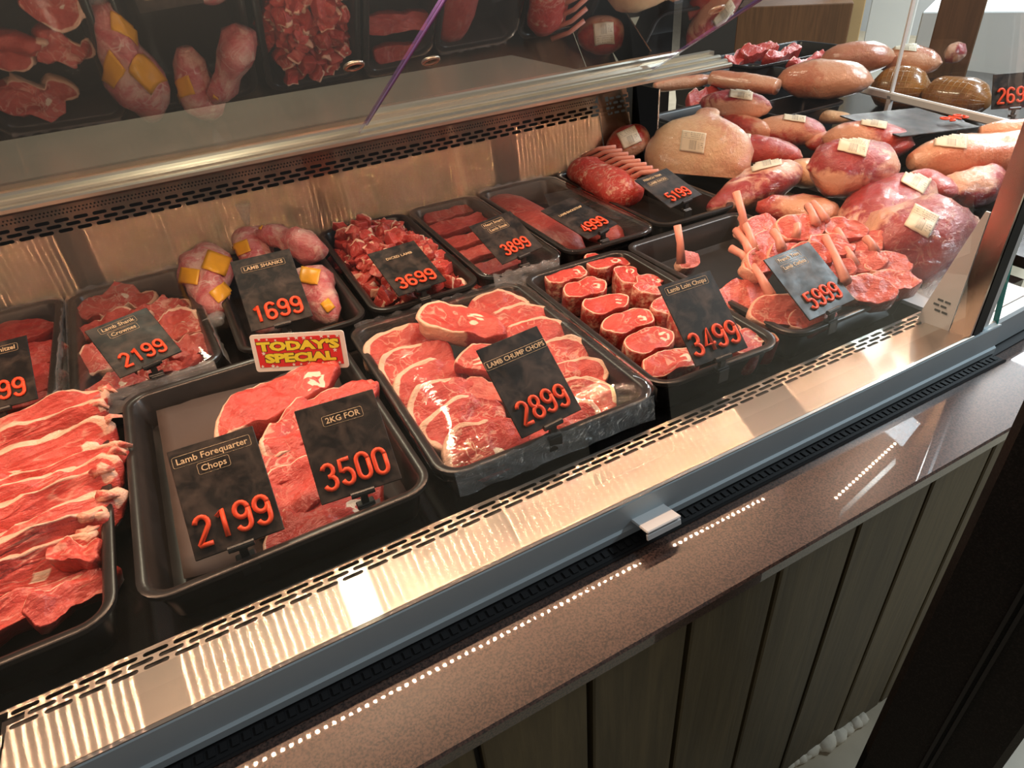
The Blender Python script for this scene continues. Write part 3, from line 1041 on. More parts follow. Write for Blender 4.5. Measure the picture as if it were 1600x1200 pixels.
T(q.x - .045, q.y, .900, -3, 58, .0900, .1050, [('Schnitzel', .0095, .14, .86, True)], '2099', 'black ticket reading Schnitzel cut off by the left edge of the photo', dh=.027)

# special card
def special():
    x, y, z, yaw, tilt, w_, h_ = .0794, .8456, .885, -29.6, 12.9, .1337, .0548
    a, t = R2D(yaw), R2D(tilt)
    ex = Vector((math.cos(a), math.sin(a), 0))
    ey = Vector((-math.sin(a), math.cos(a), 0))
    up = Vector((0, 0, 1)) * math.cos(t) + ey * math.sin(t)
    Rm = Matrix((ex, up, ex.cross(up))).transposed()
    o = empty('special_sign', (x, y, z), Rm.to_euler())
    tag(o, "red and white TODAY'S SPECIAL card with yellow letters and white stars", 'sign')
    P = rrect(w_, h_, .004, 3)
    mb = MB()
    n = len(P)
    mb.add([(p[0], p[1] + h_ / 2, 0) for p in P] + [(p[0], p[1] + h_ / 2, .002) for p in P], [tuple(range(n))[::-1], tuple(range(n, 2 * n))] + [(i, (i + 1) % n, n + (i + 1) % n, n + i) for i in range(n)])
    mb.box((-.006, -.025, .0005), (.008, .055, .0016))
    mb.build('card', M['white'], o)
    mb = MB()
    mb.box((0, h_ / 2 + .0005, .0022), (w_ - .013, h_ - .012, .0006))
    mb.build('red_panel', M['redcard'], o)
    for sx in (0,):
        for k, (s, yy, sy_) in enumerate((("TODAY'S", .665, 1.0), ('SPECIAL', .345, 1.0))):
            me = text_mesh(s, .0185, .0001, .0018, M['ink'])
            me2 = text_mesh(s, .0185, .0003, .0011, M['yellow'])
            for mm, zz, nm in ((me, .0027, 'lettering_outline'), (me2, .0029, 'lettering')):
                put(nm, mm, o, (0, yy * h_, zz)).scale = (1.52 if k == 0 else 1.50, .92, 1)
    random.seed(3)
    mb = MB()
    for k in range(22):
        tx = (k % 11) / 10 - .5
        px_ = tx * (w_ - .024) + random.uniform(-.003, .003)
        py_ = (.145 if k < 11 else .86) * h_ + random.uniform(-.0015, .0015)
        if k in (3, 14):
            px_, py_ = (-.45 if k == 3 else .45) * (w_ - .020), .5 * h_
        r = random.choice((.0022, .0028, .0036))
        c = [(px_ + (r if i % 2 == 0 else r * .42) * math.sin(math.pi * i / 5), py_ + (r if i % 2 == 0 else r * .42) * math.cos(math.pi * i / 5), .0028) for i in range(10)]
        mb.add(c + [(px_, py_, .0028)], [(i, (i + 1) % 10, 10) for i in range(10)])
    mb.build('stars', M['white'], o)
special()

# ------------------------------------------------------------------ meat builders
OUT = {
    'chump': [(-.50, -.20), (-.25, -.36), (.10, -.38), (.42, -.26), (.52, .0), (.40, .22), (.12, .36), (-.22, .36), (-.46, .16)],
    'chump_long': [(-.52, -.10), (-.30, -.30), (.05, -.34), (.40, -.30), (.55, -.14), (.50, .04), (.25, .24), (-.10, .34), (-.40, .22)],
    'loin': [(-.50, -.20), (-.30, -.36), (0, -.30), (.25, -.38), (.46, -.24), (.52, .06), (.34, .30), (0, .36), (-.34, .34), (-.52, .12)],
    'tbone': [(-.48, -.30), (-.16, -.42), (.10, -.24), (.36, -.40), (.52, -.16), (.44, .18), (.16, .40), (-.14, .34), (-.42, .40), (-.54, .05)],
    'fore': [(-.52, -.16), (-.36, -.34), (.0, -.42), (.34, -.36), (.54, -.12), (.48, .12), (.22, .32), (-.12, .40), (-.40, .22)],
    'eye': [(-.50, -.12), (-.26, -.40), (.10, -.44), (.42, -.30), (.52, .02), (.36, .34), (.0, .44), (-.36, .32)],
    'slab': [(-.52, -.22), (-.2, -.30), (.18, -.26), (.50, -.28), (.54, .04), (.46, .28), (.10, .24), (-.22, .30), (-.50, .24)],
    'bar': [(-.52, -.40), (-.2, -.46), (.2, -.42), (.50, -.46), (.52, .36), (.22, .46), (-.2, .42), (-.50, .46)],
    'cube': [(-.48, -.46), (.0, -.52), (.50, -.40), (.52, .1), (.42, .5), (-.1, .46), (-.52, .4), (-.50, 0)],
}
def chop_mesh(kind, lx, ly, th, seed, fat=(120, 80, .10), bones=(), rough=.10, n=44, sidefat=1.0, warp=.004, mats='lamb'):
    """a cut slice: outline kind, lx by ly, thickness th; fat = centre angle, half width, depth of the fat rim"""
    rnd = random.Random(seed)
    ctrl = [(x * (1 + rnd.uniform(-rough, rough)), y * (1 + rnd.uniform(-rough, rough))) for x, y in OUT[kind]]
    P = [np.array((p[0] * lx, p[1] * ly)) for p in spline(ctrl, n)]
    fa, fw, fd = fat
    V, A, B, D = [], [], [], []
    def emit(p, z, f, b=0.0, c=0.0):
        x, y = p
        k = fbm((x, y, z), 45, 3, seed) * warp + fbm((x, y, z), 14, 2, seed + 3) * warp * 1.6
        V.append((x + k * .6, y + k * .6, z + k))
        A.append(f)
        B.append(b)
        D.append(c)
    def arcf(p):
        a = math.degrees(math.atan2(p[1] / ly, p[0] / lx))
        d = abs((a - fa + 180) % 360 - 180)
        return 1 - sst(fw * .8, fw * 1.15, d)
    prof = [(.90, 0.0), (.985, th * .08), (1.0, th * .35), (1.0, th * .70), (.985, th * .94), (.955, th)]
    for s, z in prof:
        for p in P:
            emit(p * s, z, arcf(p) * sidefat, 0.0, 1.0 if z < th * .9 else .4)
    tops = (.93, .88, .82, .74, .62, .48, .32, .16)
    for s in tops:
        for p in P:
            q = p * s
            f = arcf(p) * (1 - sst(fd * .75, fd * 1.3, 1 - s))
            bb = 0.0
            for bx, by, br in bones:
                dd = math.hypot(q[0] / lx - bx, q[1] / lx - by)
                bb = max(bb, 1 - sst(br * .75, br * 1.2, dd) if br > 0 else 1 - sst(.012, .03, abs(dd + br)))
            emit(q, th + .0012 * fbm((q[0], q[1], 5), 70, 2, seed), f, bb)
    c = len(V)
    emit((0, 0), th, 0)
    cb = len(V)
    emit((0, 0), 0, 0)
    L = len(prof) + len(tops)
    F = []
    for li in range(L - 1):
        F += [(li * n + i, li * n + (i + 1) % n, (li + 1) * n + (i + 1) % n, (li + 1) * n + i) for i in range(n)]
    F += [((L - 1) * n + i, (L - 1) * n + (i + 1) % n, c) for i in range(n)]
    F += [((i + 1) % n, i, cb) for i in range(n)]
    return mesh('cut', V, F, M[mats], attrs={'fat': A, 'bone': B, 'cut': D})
def loft_mesh(name, pts, rads, m, seed, nz=.0, sq=1.0, n=20, attrs=None, uv=False, fatfn=None, ends=True):
    """rounded body along pts with radii (a, b): across and up"""
    pts = [Vector(p) for p in pts]
    V, F, A, UV = [], [], [], []
    K = len(pts)
    for i, p in enumerate(pts):
        q = (pts[min(i + 1, K - 1)] - pts[max(i - 1, 0)]).normalized()
        side = q.cross(Vector((0, 0, 1)))
        if side.length < 1e-3:
            side = Vector((1, 0, 0))
        side.normalize()
        up = side.cross(q)
        ra, rb = rads[i] if isinstance(rads[i], (tuple, list)) else (rads[i], rads[i] * sq)
        for k in range(n):
            t = 2 * math.pi * k / n
            v = p + side * math.cos(t) * ra + up * math.sin(t) * rb
            d = fbm(v, 16, 3, seed) * nz + fbm(v, 45, 2, seed + 5) * nz * .35
            v = v + (v - p) * (d / max(ra, .004))
            V.append(v)
            A.append(fatfn(i / (K - 1), t) if fatfn else 0.0)
            UV.append((k / n, i / (K - 1)))
    for i in range(K - 1):
        F += [(i * n + k, i * n + (k + 1) % n, (i + 1) * n + (k + 1) % n, (i + 1) * n + k) for k in range(n)]
    F.append(tuple(range(n))[::-1])
    F.append(tuple((K - 1) * n + k for k in range(n)))
    me = mesh(name, V, F, m, attrs={'fat': A, 'bone': [0.0] * len(V)}, uv=UV if uv else None)
    fix(me)
    return me
def lay(name, me, u, v, z, yaw, tilt=0, roll=0, label=None, cat='chop', group=None):
    p = at(u, v, z)
    R = Euler((0, 0, R2D(yaw))).to_matrix() @ Euler((R2D(tilt), 0, 0)).to_matrix() @ Euler((0, R2D(roll), 0)).to_matrix()
    # the given point is the middle of the top face
    top = max(vv.co.z for vv in me.vertices)
    o = put(name, me, None, p - R @ Vector((0, 0, top)), R.to_euler())
    me.name = name
    if label:
        tag(o, label, cat, group)
    return o

# ------------------------------------------------------------------ chump chops in the wrapped tray
def rowname(i, n):
    return 'front' if i == 0 else ('rearmost' if i == n - 1 else ORD[i] + ' from the front')
left = [(760, 692, .862), (728, 657, .864), (698, 628, .866), (672, 597, .868), (650, 565, .870), (630, 535, .872)]
for i, (u, v, z) in enumerate(left):
    me = chop_mesh('chump', .118, .100, .017, 10 + i, (140, 85, .17), [(.10, -.12, -.045)] if i == 0 else [])
    lay('lamb_chump_chop', me, u, v, z, 6 - i, 30, 0, 'lamb chump chop in the left row of the wrapped tray, ' + rowname(i, 6), 'chop', 'chump chops in the wrapped tray')
right = [(872, 660, .850), (905, 624, .856), (890, 590, .862), (868, 555, .866), (836, 525, .868), (812, 498, .870), (780, 480, .872)]
for i, (u, v, z) in enumerate(right):
    me = chop_mesh('chump', .112, .094, .017, 30 + i, (55, 80, .14), [])
    lay('lamb_chump_chop', me, u, v, z, -8, 26, 0, 'lamb chump chop in the right row of the wrapped tray, ' + rowname(i, 7), 'chop', 'chump chops in the wrapped tray')
me = chop_mesh('chump_long', .125, .085, .036, 51, (185, 110, .12), [(.18, .02, -.06)])
lay('lamb_chump_chop', me, 716, 492, .912, -42, 18, 12, 'thick chump chop with a bone ring and broad fat side, topmost in the tray', 'chop', 'chump chops in the wrapped tray')
me = chop_mesh('chump', .100, .070, .024, 52, (120, 80, .09), [(-.2, -.1, -.05)])
lay('lamb_chump_chop', me, 772, 552, .893, -30, 22, 6, 'chump chop in the middle of the wrapped tray, half hidden by its ticket', 'chop', 'chump chops in the wrapped tray')
me = chop_mesh('slab', .100, .060, .022, 53, (120, 120, .09), [], mats='lamb_pink')
lay('lamb_chump_chop', me, 772, 610, .868, -50, 22, 0, 'pale fatty chump chop end beside the left edge of the ticket 2899', 'chop', 'chump chops in the wrapped tray')

# ------------------------------------------------------------------ loin chops
ll = [(1047, 562), (1015, 528), (982, 499), (948, 471), (914, 447), (884, 425)]
for i, (u, v) in enumerate(ll):
    me = chop_mesh('loin', .090 - .003 * i, .064, .044, 70 + i, (85, 170, .095), [(.26, -.06, -.07)], .10, 52, .47, .0022, 'lamb')
    lay('lamb_loin_chop', me, u, v, .868, -2, 10, -2, 'thick lamb loin chop in the left row of the 3499 tray, ' + rowname(i, 6), 'chop', 'lamb loin chops')
lr = [(1175, 527, 8), (1120, 515, 4), (1090, 490, -10), (1050, 470, 20), (1018, 440, 40), (982, 425, 70), (950, 404, -15)]
for i, (u, v, yw) in enumerate(lr):
    me = chop_mesh('loin' if i % 2 else 'tbone', .082, .064, .042, 90 + i, (110, 170, .10), [(.16, -.08, -.08)], .08, 52, .47, .0022, 'lamb')
    lay('lamb_loin_chop', me, u, v, .870, yw, 8, 3, 'thick lamb loin chop in the right row of the 3499 tray, ' + rowname(i, 7), 'chop', 'lamb loin chops')

# ------------------------------------------------------------------ forequarter chops and liner
def sheet():
    V, F = [], []
    c = [at(243, 640, .856), at(520, 560, .856), at(600, 800, .838), at(288, 905, .838)]
    n = 16
    for i in range(n + 1):
        for j in range(n + 1):
            a, b = i / n, j / n
            p = c[0] * (1 - a) * (1 - b) + c[1] * a * (1 - b) + c[2] * a * b + c[3] * (1 - a) * b
            V.append(p + Vector((0, 0, .004 * fbm(p, 22, 3) - .012 * a * (1 - a))))
    for i in range(n):
        for j in range(n):
            k = i * (n + 1) + j
            F.append((k, k + 1, k + n + 2, k + n + 1))
    o = put('liner_paper', mesh('liner_paper', V, F, M['paper']))
    tag(o, 'creased dark liner sheet under the forequarter chops', 'paper')
    o.modifiers.new('t', 'SOLIDIFY').thickness = .0006
sheet()
fq = [(434, 606, .904, 20, 16, .175, .085), (500, 640, .892, 18, 18, .165, .085), (466, 694, .882, 16, 18, .160, .085), (474, 748, .870, 16, 16, .160, .085), (500, 798, .854, 12, 12, .150, .078)]
fl = ['rearmost forequarter chop, tilted across the liner paper', 'forequarter chop half hidden behind the ticket 3500', 'middle forequarter chop between its two tickets', 'forequarter chop between the digits of the two tickets', 'lowest front forequarter chop against the tray rim']
for i, (u, v, z, yw, tl, lx, ly) in enumerate(fq):
    me = chop_mesh('fore', lx, ly, .030, 110 + i, (130, 95, .07), [(.28, -.08, -.05), (.16, -.16, .02)], .12, 56, .8, .006, 'lamb')
    lay('forequarter_chop', me, u, v, z, yw, tl, 0, fl[i], 'chop', 'lamb forequarter chops')

# ------------------------------------------------------------------ rib pieces at the left
rb = [(0, 658, .898, 2, .25), (-18, 694, .898, 1, .25), (-2, 728, .896, 3, .25), (-2, 760, .894, 2, .25), (-10, 792, .893, 4, .25), (-40, 828, .891, 4, .25), (-40, 868, .890, 6, .25), (-78, 905, .888, 6, .25), (-85, 940, .880, 7, .25)]
for i, (u, v, z, yw, L) in enumerate(rb):
    rr = random.Random(700 + i)
    hgt = rr.uniform(.044, .060)
    me = chop_mesh('bar', L + rr.uniform(-.012, .004), hgt, rr.uniform(.024, .034), 140 + i, (90, 88, .075), [(rr.uniform(.1, .42), -.03, .035), (rr.uniform(-.2, .1), -.04, .03)], .12, 70, .75, .0075, 'rib')
    o = lay('lamb_rib_piece', me, u, v + 14, z - .012, yw + rr.uniform(-2, 2), rr.uniform(44, 60), 0, 'long rib piece with white fat edge in the left tray, ' + rowname(8 - i, 9), 'rib piece', 'lamb rib pieces')
    for q in range(1):
        mb = MB()
        p0 = Vector((L * .49 - .012 * q, hgt * (.32 - .3 * q), .024))
        pts = [p0, p0 + Vector((.010, rr.uniform(-.008, .006), .006)), p0 + Vector((.017 + rr.uniform(0, .006), rr.uniform(-.012, .004), .002))]
        mb.tube(pts, [.0065, .0045, .0015], 8)
        mb.V = [tuple(Vector(w_) + Vector((.5, 1, 1)) * .006 * fbm(w_, 110, 2, i + q)) for w_ in mb.V]
        me2 = mesh('fat_tail', mb.V, mb.F, M['rib'], attrs={'fat': [.50] * len(mb.V), 'bone': [0.0] * len(mb.V)})
        put('fat_tail', me2, o)
for i, (u, v, z, yw, lx, lab) in enumerate([(96, 925, .864, 30, .070, 'dark red meat offcut in the front right corner of the rib tray'), (-55, 985, .858, 8, .22, 'flat pink rib piece lying against the front rim of the rib tray'), (104, 858, .878, -30, .055, 'ragged red rib end beside the right wall of the rib tray')]):
    me = chop_mesh('slab', lx, .055, .028, 160 + i, (90, 60, .1), [], .15, 40, warp=.007, mats='rib')
    lay('lamb_rib_piece', me, u, v, z, yw, 20, 0, lab, 'rib piece', 'lamb rib pieces')

# ------------------------------------------------------------------ crown slices
cs = [(182, 462, .880, 10, .12, .08), (165, 495, .886, -10, .11, .07), (258, 472, .878, 30, .085, .07), (272, 502, .874, -20, .10, .07), (296, 536, .864, 15, .080, .060), (165, 545, .876, 5, .09, .08), (180, 598, .862, 12, .10, .06), (255, 560, .862, -15, .09, .07)]
cl = ['broad pale lamb crown slice at the back of the wrapped tray', 'lamb crown slice just behind the Crownes ticket', 'curled lamb crown slice at the back right of its tray', 'lamb crown slice right of the Crownes ticket', 'small lamb crown slice in the right front corner of its tray', 'lamb crown slice left of the Crownes ticket', 'ragged lamb crown slice below the Crownes ticket', 'lamb crown slice under the lower right of the Crownes ticket']
for i, (u, v, z, yw, lx, ly) in enumerate(cs):
    me = chop_mesh('fore' if i % 2 else 'tbone', lx, ly, .018, 180 + i, (random.Random(i).uniform(0, 360), 80, .12), [(.1, .05, .05)] if i % 3 == 0 else [], .2, 40, warp=.009, mats='lamb_pale')
    lay('lamb_crown_slice', me, u, v, z, yw, 20, 6 * (-1) ** i, cl[i], 'meat slice', 'lamb crown slices')
# ------------------------------------------------------------------ schnitzel
for i, (u, v, z, yw, lx, ly, lab) in enumerate([(22, 516, .874, 8, .12, .07, 'smooth red schnitzel slice at the back of its tray'), (38, 552, .872, 0, .11, .07, 'smooth red schnitzel slice behind the cut-off ticket'), (44, 590, .866, -4, .10, .07, 'smooth red schnitzel slice right of the cut-off ticket'), (22, 622, .854, 5, .11, .05, 'thin red schnitzel slice along the front rim')]):
    me = chop_mesh('fore', lx, ly, .020, 200 + i, (0, 1, .01), [], .1, 40, warp=.003, mats='lean')
    lay('schnitzel', me, u, v, z, yw, 16, 0, lab, 'meat slice', 'schnitzel slices')
# ------------------------------------------------------------------ diced lamb
rnd = random.Random(11)
cubes = [chop_mesh('cube', .030, .026, .019, 220 + i, (rnd.uniform(0, 360), 50 if i % 2 else 10, .2), [], .18, 16, warp=.005, mats='lamb') for i in range(9)]
cubes += [chop_mesh('cube', .028, .024, .018, 240 + i, (90, 60, .3), [], .2, 16, warp=.005, mats='lamb_pale') for i in range(4)]
for me in cubes:
    me.name = 'diced_lamb'
for k in range(215):
    ty = rnd.random()
    y = .972 + .370 * ty
    lay_ = (0, 0, 1, 1, 2)[k % 5]
    half = .082 - .016 * lay_
    x = .325 + rnd.uniform(-half, half) + (1.165 - y) * .03
    hump = .016 * sst(.0, .5, ty)
    z = .828 + .019 * lay_ + hump + rnd.uniform(0, .008)
    o = put('diced_lamb', cubes[k % len(cubes)], None, (x, y, z), (rnd.uniform(-.6, .9), rnd.uniform(-.6, .6), rnd.uniform(0, 6.3)))
    tag(o, 'raw cube of diced lamb heaped in the tray behind the ticket DICED LAMB 3699', 'diced meat', 'diced lamb cubes')
# ------------------------------------------------------------------ steaks and backstraps
for i, (u, v, z, yw) in enumerate([(770, 413, .858, 2), (746, 392, .862, 3), (730, 370, .864, 2), (716, 347, .866, 4), (706, 328, .866, 2)]):
    me = chop_mesh('slab', .128, .062, .020, 260 + i, (90, 40, .04), [], .1, 44, warp=.003, mats='strip')
    lay('lamb_steak', me, u, v, z, yw, 18, 0, 'flat dark pink lamb steak in the narrow 3899 tray, ' + rowname(i, 5), 'steak', 'lamb steaks')
def along(name, a, b, rads, m, seed, label, cat, group=None, nz=.004, sq=.55, n=22, uv=False, fatfn=None, parent=None):
    p, q = at(*a), at(*b)
    K = len(rads)
    c = (p + q) / 2
    pts = [p.lerp(q, i / (K - 1)) - c for i in range(K)]
    me = loft_mesh(name, pts, rads, m, seed, nz, sq, n, uv=uv, fatfn=fatfn)
    o = put(name, me, parent, c)
    if label:
        tag(o, label, cat, group)
    return o
along('lamb_backstrap', (770, 312, .852), (905, 392, .846), [.022, .042, .050, .052, .052, .050, .048, .044, .034, .014], M['strip'], 4, 'long pink backstrap running down the left of the 4999 tray', 'backstrap', 'lamb backstraps')
along('lamb_backstrap', (880, 330, .846), (965, 375, .846), [.014, .030, .040, .042, .042, .040, .034, .014], M['strip'], 5, 'backstrap mostly hidden under the ticket 4999', 'backstrap', 'lamb backstraps')
pp = at(885, 312, .872)
mb = MB()
mb.box((0, 0, 0), (.085, .075, .0015), Euler((R2D(12), R2D(-4), R2D(-20))).to_matrix())
tag(mb.build('liner_square', M['ink'], None, False, pp), 'small black square of film standing behind the ticket 4999', 'paper')

# ------------------------------------------------------------------ lamb rack
o = empty('lamb_rack', at(945, 290, .85))
tag(o, 'french trimmed lamb rack with a comb of bare rib bones', 'lamb rack')
A0, A1 = at(905, 262, .890) - o.location, at(985, 308, .886) - o.location
me = loft_mesh('rack_meat', [A0.lerp(A1, i / 11) for i in range(12)], [(.028, .020), (.045, .032), (.049, .035)] + [(.050, .036)] * 6 + [(.049, .035), (.046, .032), (.030, .020)], M['lamb'], 9, .010, n=24, fatfn=lambda s, t: .36 + .10 * math.sin(44 * s))
put('rack_meat', me, o)
for k in range(8):
    t = .06 + .86 * k / 7
    b0 = A0.lerp(A1, t) + Vector((.02, .028, .018))
    tip = at(962 + 66 * k / 7, 230 + 38 * k / 7, .935) - o.location
    mb = MB()
    mb.tube([b0, b0.lerp(tip, .5) + Vector((0, 0, .008)), tip], [.0065, .0052, .0055], 8)
    mb.build('rib_bone', M['bone'], o, True)

# ------------------------------------------------------------------ cutlets
def cutlet(u, v, z, yaw, tilt, lx, ly, th, bone, seed, label, roll=0, fat=(200, 70, .08)):
    me = chop_mesh('eye', lx, ly, th, seed, fat, [], .14, 36, warp=.004, mats='lamb_pink')
    o = lay('lamb_cutlet', me, u, v, z, yaw, tilt, roll, label, 'cutlet', 'french trimmed cutlets')
    if bone:
        Mi = o.matrix_basis.inverted()
        top = max(vv.co.z for vv in me.vertices)
        pts = [Mi @ at(*b) for b in bone]
        P = [pts[0], pts[0].lerp(pts[-1], .5) + Vector((0, 0, .004)), pts[-1]]
        mb = MB()
        mb.tube(P, [.0085, .0062, .0068], 9)
        mb.build('rib_bone', M['bone'], o, True)
    return o
CUT = [
    ((1398, 434, .892), -25, 18, .082, .060, .022, None, 'cutlet eye at the front right corner of the 5999 tray'),
    ((1362, 447, .896), -35, 22, .080, .062, .024, ((1335, 415, .900), (1318, 385, .915)), 'cutlet in front of the right edge of the 5999 ticket'),
    ((1342, 404, .905), -40, 24, .078, .058, .022, ((1320, 385, .905), (1307, 360, .92)), 'cutlet behind the two front right ones'),
    ((1297, 378, .925), -45, 25, .080, .060, .022, ((1275, 350, .935), (1262, 322, .945)), 'cutlet with a pale eye at the top of the heap right side'),
    ((1300, 412, .912), -50, 25, .076, .055, .022, ((1322, 440, .91), (1290, 372, .925)), 'cutlet lying against the upper right corner of the ticket'),
    ((1252, 352, .935), -20, 35, .085, .060, .022, ((1243, 372, .935), (1246, 352, .95)), 'cutlet standing at the back of the heap with a curved fat rim'),
    ((1188, 352, .930), 10, 35, .080, .058, .024, ((1165, 372, .920), (1150, 300, .985)), 'cutlet with its bare rib bone sticking up at the back left of the heap'),
    ((1205, 375, .925), 0, 30, .070, .052, .022, ((1180, 395, .915), (1158, 340, .945)), 'cutlet with a long curved rib below the standing bone'),
    ((1195, 400, .915), 10, 28, .070, .052, .022, ((1175, 402, .912), (1150, 360, .93)), 'cutlet whose rib lies second down on the left of the heap'),
    ((1188, 412, .905), 10, 25, .066, .050, .022, ((1172, 412, .902), (1142, 388, .915)), 'cutlet whose short rib points left over the empty tray floor'),
    ((1232, 392, .920), -15, 30, .072, .055, .022, ((1222, 390, .93), (1208, 362, .942)), 'cutlet just behind the top edge of the 5999 ticket'),
    ((1165, 458, .878), -8, 28, .098, .066, .026, None, 'large oval cutlet with a thick fat rim at the left of the 5999 ticket'),
    ((1228, 484, .884), -35, 26, .100, .066, .026, ((1205, 462, .885), (1170, 408, .905)), 'red cutlet at the front left of the 5999 tray with its rib lying back'),
    ((1272, 492, .878), -10, 22, .080, .050, .022, None, 'wrapped cutlet end under the lower edge of the 5999 ticket'),
    ((1318, 352, .928), -40, 28, .080, .060, .022, ((1290, 345, .935), (1270, 318, .945)), 'cutlet at the top right of the heap under the wrapped leg'),
    ((1268, 395, .925), -30, 30, .076, .056, .022, None, 'cutlet eye tucked behind the upper edge of the 5999 ticket'),
    ((1345, 374, .912), -45, 24, .080, .060, .022, None, 'cutlet eye against the nearest wrapped leg'),
    ((1388, 408, .900), -30, 20, .080, .060, .022, ((1368, 395, .905), (1352, 372, .92)), 'cutlet in the right rear of the tray beside the loose film'),
    ((1080, 405, .868), 10, 35, .050, .036, .020, ((1064, 412, .875), (1058, 352, .935)), 'lone cutlet with a thin upright bone behind the loin chop ticket'),
]
for i, (c, yw, tl, lx, ly, th, bone, lab) in enumerate(CUT):
    cutlet(*c, yw, tl, lx, ly, th, bone, 300 + i, lab, fat=(240 if i == 11 else 150, 85, .10))

# ------------------------------------------------------------------ bagged shanks
def shank(a, b, rads, seed, label, patches, tail=None):
    c = (at(*a) + at(*b)) / 2
    o = empty('lamb_shank', c)
    tag(o, label, 'lamb shank', 'bagged lamb shanks')
    p, q = at(*a) - c, at(*b) - c
    K = len(rads)
    me = loft_mesh('shank_meat', [p.lerp(q, i / (K - 1)) + Vector((0, 0, .006 * math.sin(math.pi * i / (K - 1)))) for i in range(K)], rads, M['shank'], seed, .013, .85, 26, fatfn=lambda s, t: .30 + .22 * math.sin(9 * s + 2 * t + seed))
    ob = put('shank_meat', me, o)
    bvh = BVHTree.FromPolygons([v.co for v in me.vertices], [list(x.vertices) for x in me.polygons])
    for (u, v, s, rot) in patches:
        skin_patch('printed_patch', bvh, o, c, u, v, s * 1.25, s, rot, M['yellow_bag'], 7, False)
    if tail:
        t0, t1, r0, r1 = tail
        a0, a1 = at(*t0) - c, at(*t1) - c
        me = loft_mesh('bag_tail', [a0.lerp(a1, i / 6) for i in range(7)], [r0 + (r1 - r0) * i / 6 * (1 + .3 * (i == 6)) for i in range(7)], M['film_loose'], seed, .006, .5, 14)
        put('bag_tail', me, o)
def skin_patch(name, bvh, parent, origin, u, v, pw, ph, rot, m, n=6, blob=False, lift=.0012):
    """a thin sheet lying on the surface seen at pixel (u, v); pw, ph in pixels"""
    V, F, UV, ok = [], [], [], True
    cr, sr = math.cos(R2D(rot)), math.sin(R2D(rot))
    camp = Vector(CAMP) - origin
    for i in range(n + 1):
        for j in range(n + 1):
            a, b = i / n - .5, j / n - .5
            if blob:
                rr = math.hypot(a, b)
                mx = max(abs(a), abs(b), 1e-6)
                f = mx / max(rr, 1e-6)
                a, b = a * f * (1 + .25 * fbm((a, b, u), 3, 2)), b * f * (1 + .25 * fbm((b, a, v), 3, 2))
            x, y = a * pw, b * ph
            d = Vector(ray(u + x * cr - y * sr, v + x * sr + y * cr))
            hit, nrm, idx, dist = bvh.ray_cast(camp, d.normalized())
            if hit is None:
                V.append(None)
            else:
                if nrm.dot(d) > 0:
                    nrm = -nrm
                V.append(hit + nrm * (lift if blob or lift > .0015 else .0028))
            UV.append((i / n, 1 - j / n))
    good = {k: q for q, k in enumerate([k for k in range(len(V)) if V[k] is not None])}
    for i in range(n):
        for j in range(n):
            k = i * (n + 1) + j
            f = (k, k + 1, k + n + 2, k + n + 1)
            if all(x in good for x in f):
                F.append(tuple(good[x] for x in f))
    if not F:
        return None
    me = mesh(name, [V[k] for k in good], F, m, uv=[UV[k] for k in good])
    o = put(name, me, parent)
    o.modifiers.new('t', 'SOLIDIFY').thickness = .0006
    return o
shank((318, 392, .905), (338, 492, .862), [.018, .034, .043, .045, .041, .036, .030, .022, .014], 1, 'bagged lamb shank at the left of its tray with three yellow prints', [(338, 412, 30, 20), (297, 432, 24, 10), (345, 458, 22, -40)], ((338, 490, .862), (332, 505, .872), .010, .018))
shank((388, 365, .905), (410, 425, .880), [.012, .030, .040, .042, .036, .028, .014], 2, 'bagged lamb shank in the middle behind the top of the 1699 ticket', [(378, 388, 20, -20), (402, 345, 14, 0)], ((383, 352, .918), (376, 318, .96), .012, .016))
shank((408, 362, .925), (500, 396, .905), [.010, .024, .026, .026, .030, .036, .038, .034, .018], 3, 'pink bagged lamb shank lying across the top toward the diced lamb', [(404, 352, 12, 20)])
shank((478, 428, .895), (520, 505, .850), [.012, .032, .036, .035, .033, .032, .030, .026, .012], 4, 'bagged lamb shank right of the 1699 ticket, yellow print at its top', [(484, 432, 24, 10), (512, 478, 14, 50)])
shank((400, 505, .845), (440, 510, .845), [.010, .028, .032, .030, .026, .012], 6, 'end of a bagged lamb shank showing under the 1699 ticket', [(388, 525, 12, 0)])

# ------------------------------------------------------------------ wrapped joints piled at the right
def joint(name, a, b, rpx, sq, m, seed, label, cat, sticker=None, nz=.012, mid=0.0, group='wrapped joints', n=26, fatfn=None, uv=False):
    p, q = at(*a), at(*b)
    c = (p + q) / 2
    s = depth(c) / FPX
    K = 21
    rads = []
    TT = [.5 - .5 * math.cos(math.pi * i / (K - 1)) for i in range(K)]
    for i in range(K):
        t = TT[i]
        x = t * (len(rpx) - 1)
        k = min(int(x), len(rpx) - 2)
        r = rpx[k] + (rpx[k + 1] - rpx[k]) * (x - k)
        rads.append((max(r, 2) * s, max(r, 2) * s * sq))
    o = empty(name, c)
    tag(o, label, cat, group)
    pts = [p.lerp(q, t) - c + Vector((0, 0, mid * math.sin(math.pi * t))) for t in TT]
    me = loft_mesh('joint_meat', pts, rads, M[m], seed, nz, 1, n, fatfn=fatfn or (lambda s_, t_: .50 + .55 * math.sin(4.2 * s_ + seed * 1.7) * math.cos(t_ + seed * 2.3) + .12 * math.sin(2 * t_ + seed)), uv=uv)
    put('joint_meat', me, o)
    if sticker:
        bvh = BVHTree.FromPolygons([v.co for v in me.vertices], [list(x.vertices) for x in me.polygons])
        skin_patch('price_label', bvh, o, c, *sticker, M['sticker'], 12)
    return o
EG = [48 * max(.04, (1 - (k / 8 - 1) ** 2) ** .55) for k in range(17)]
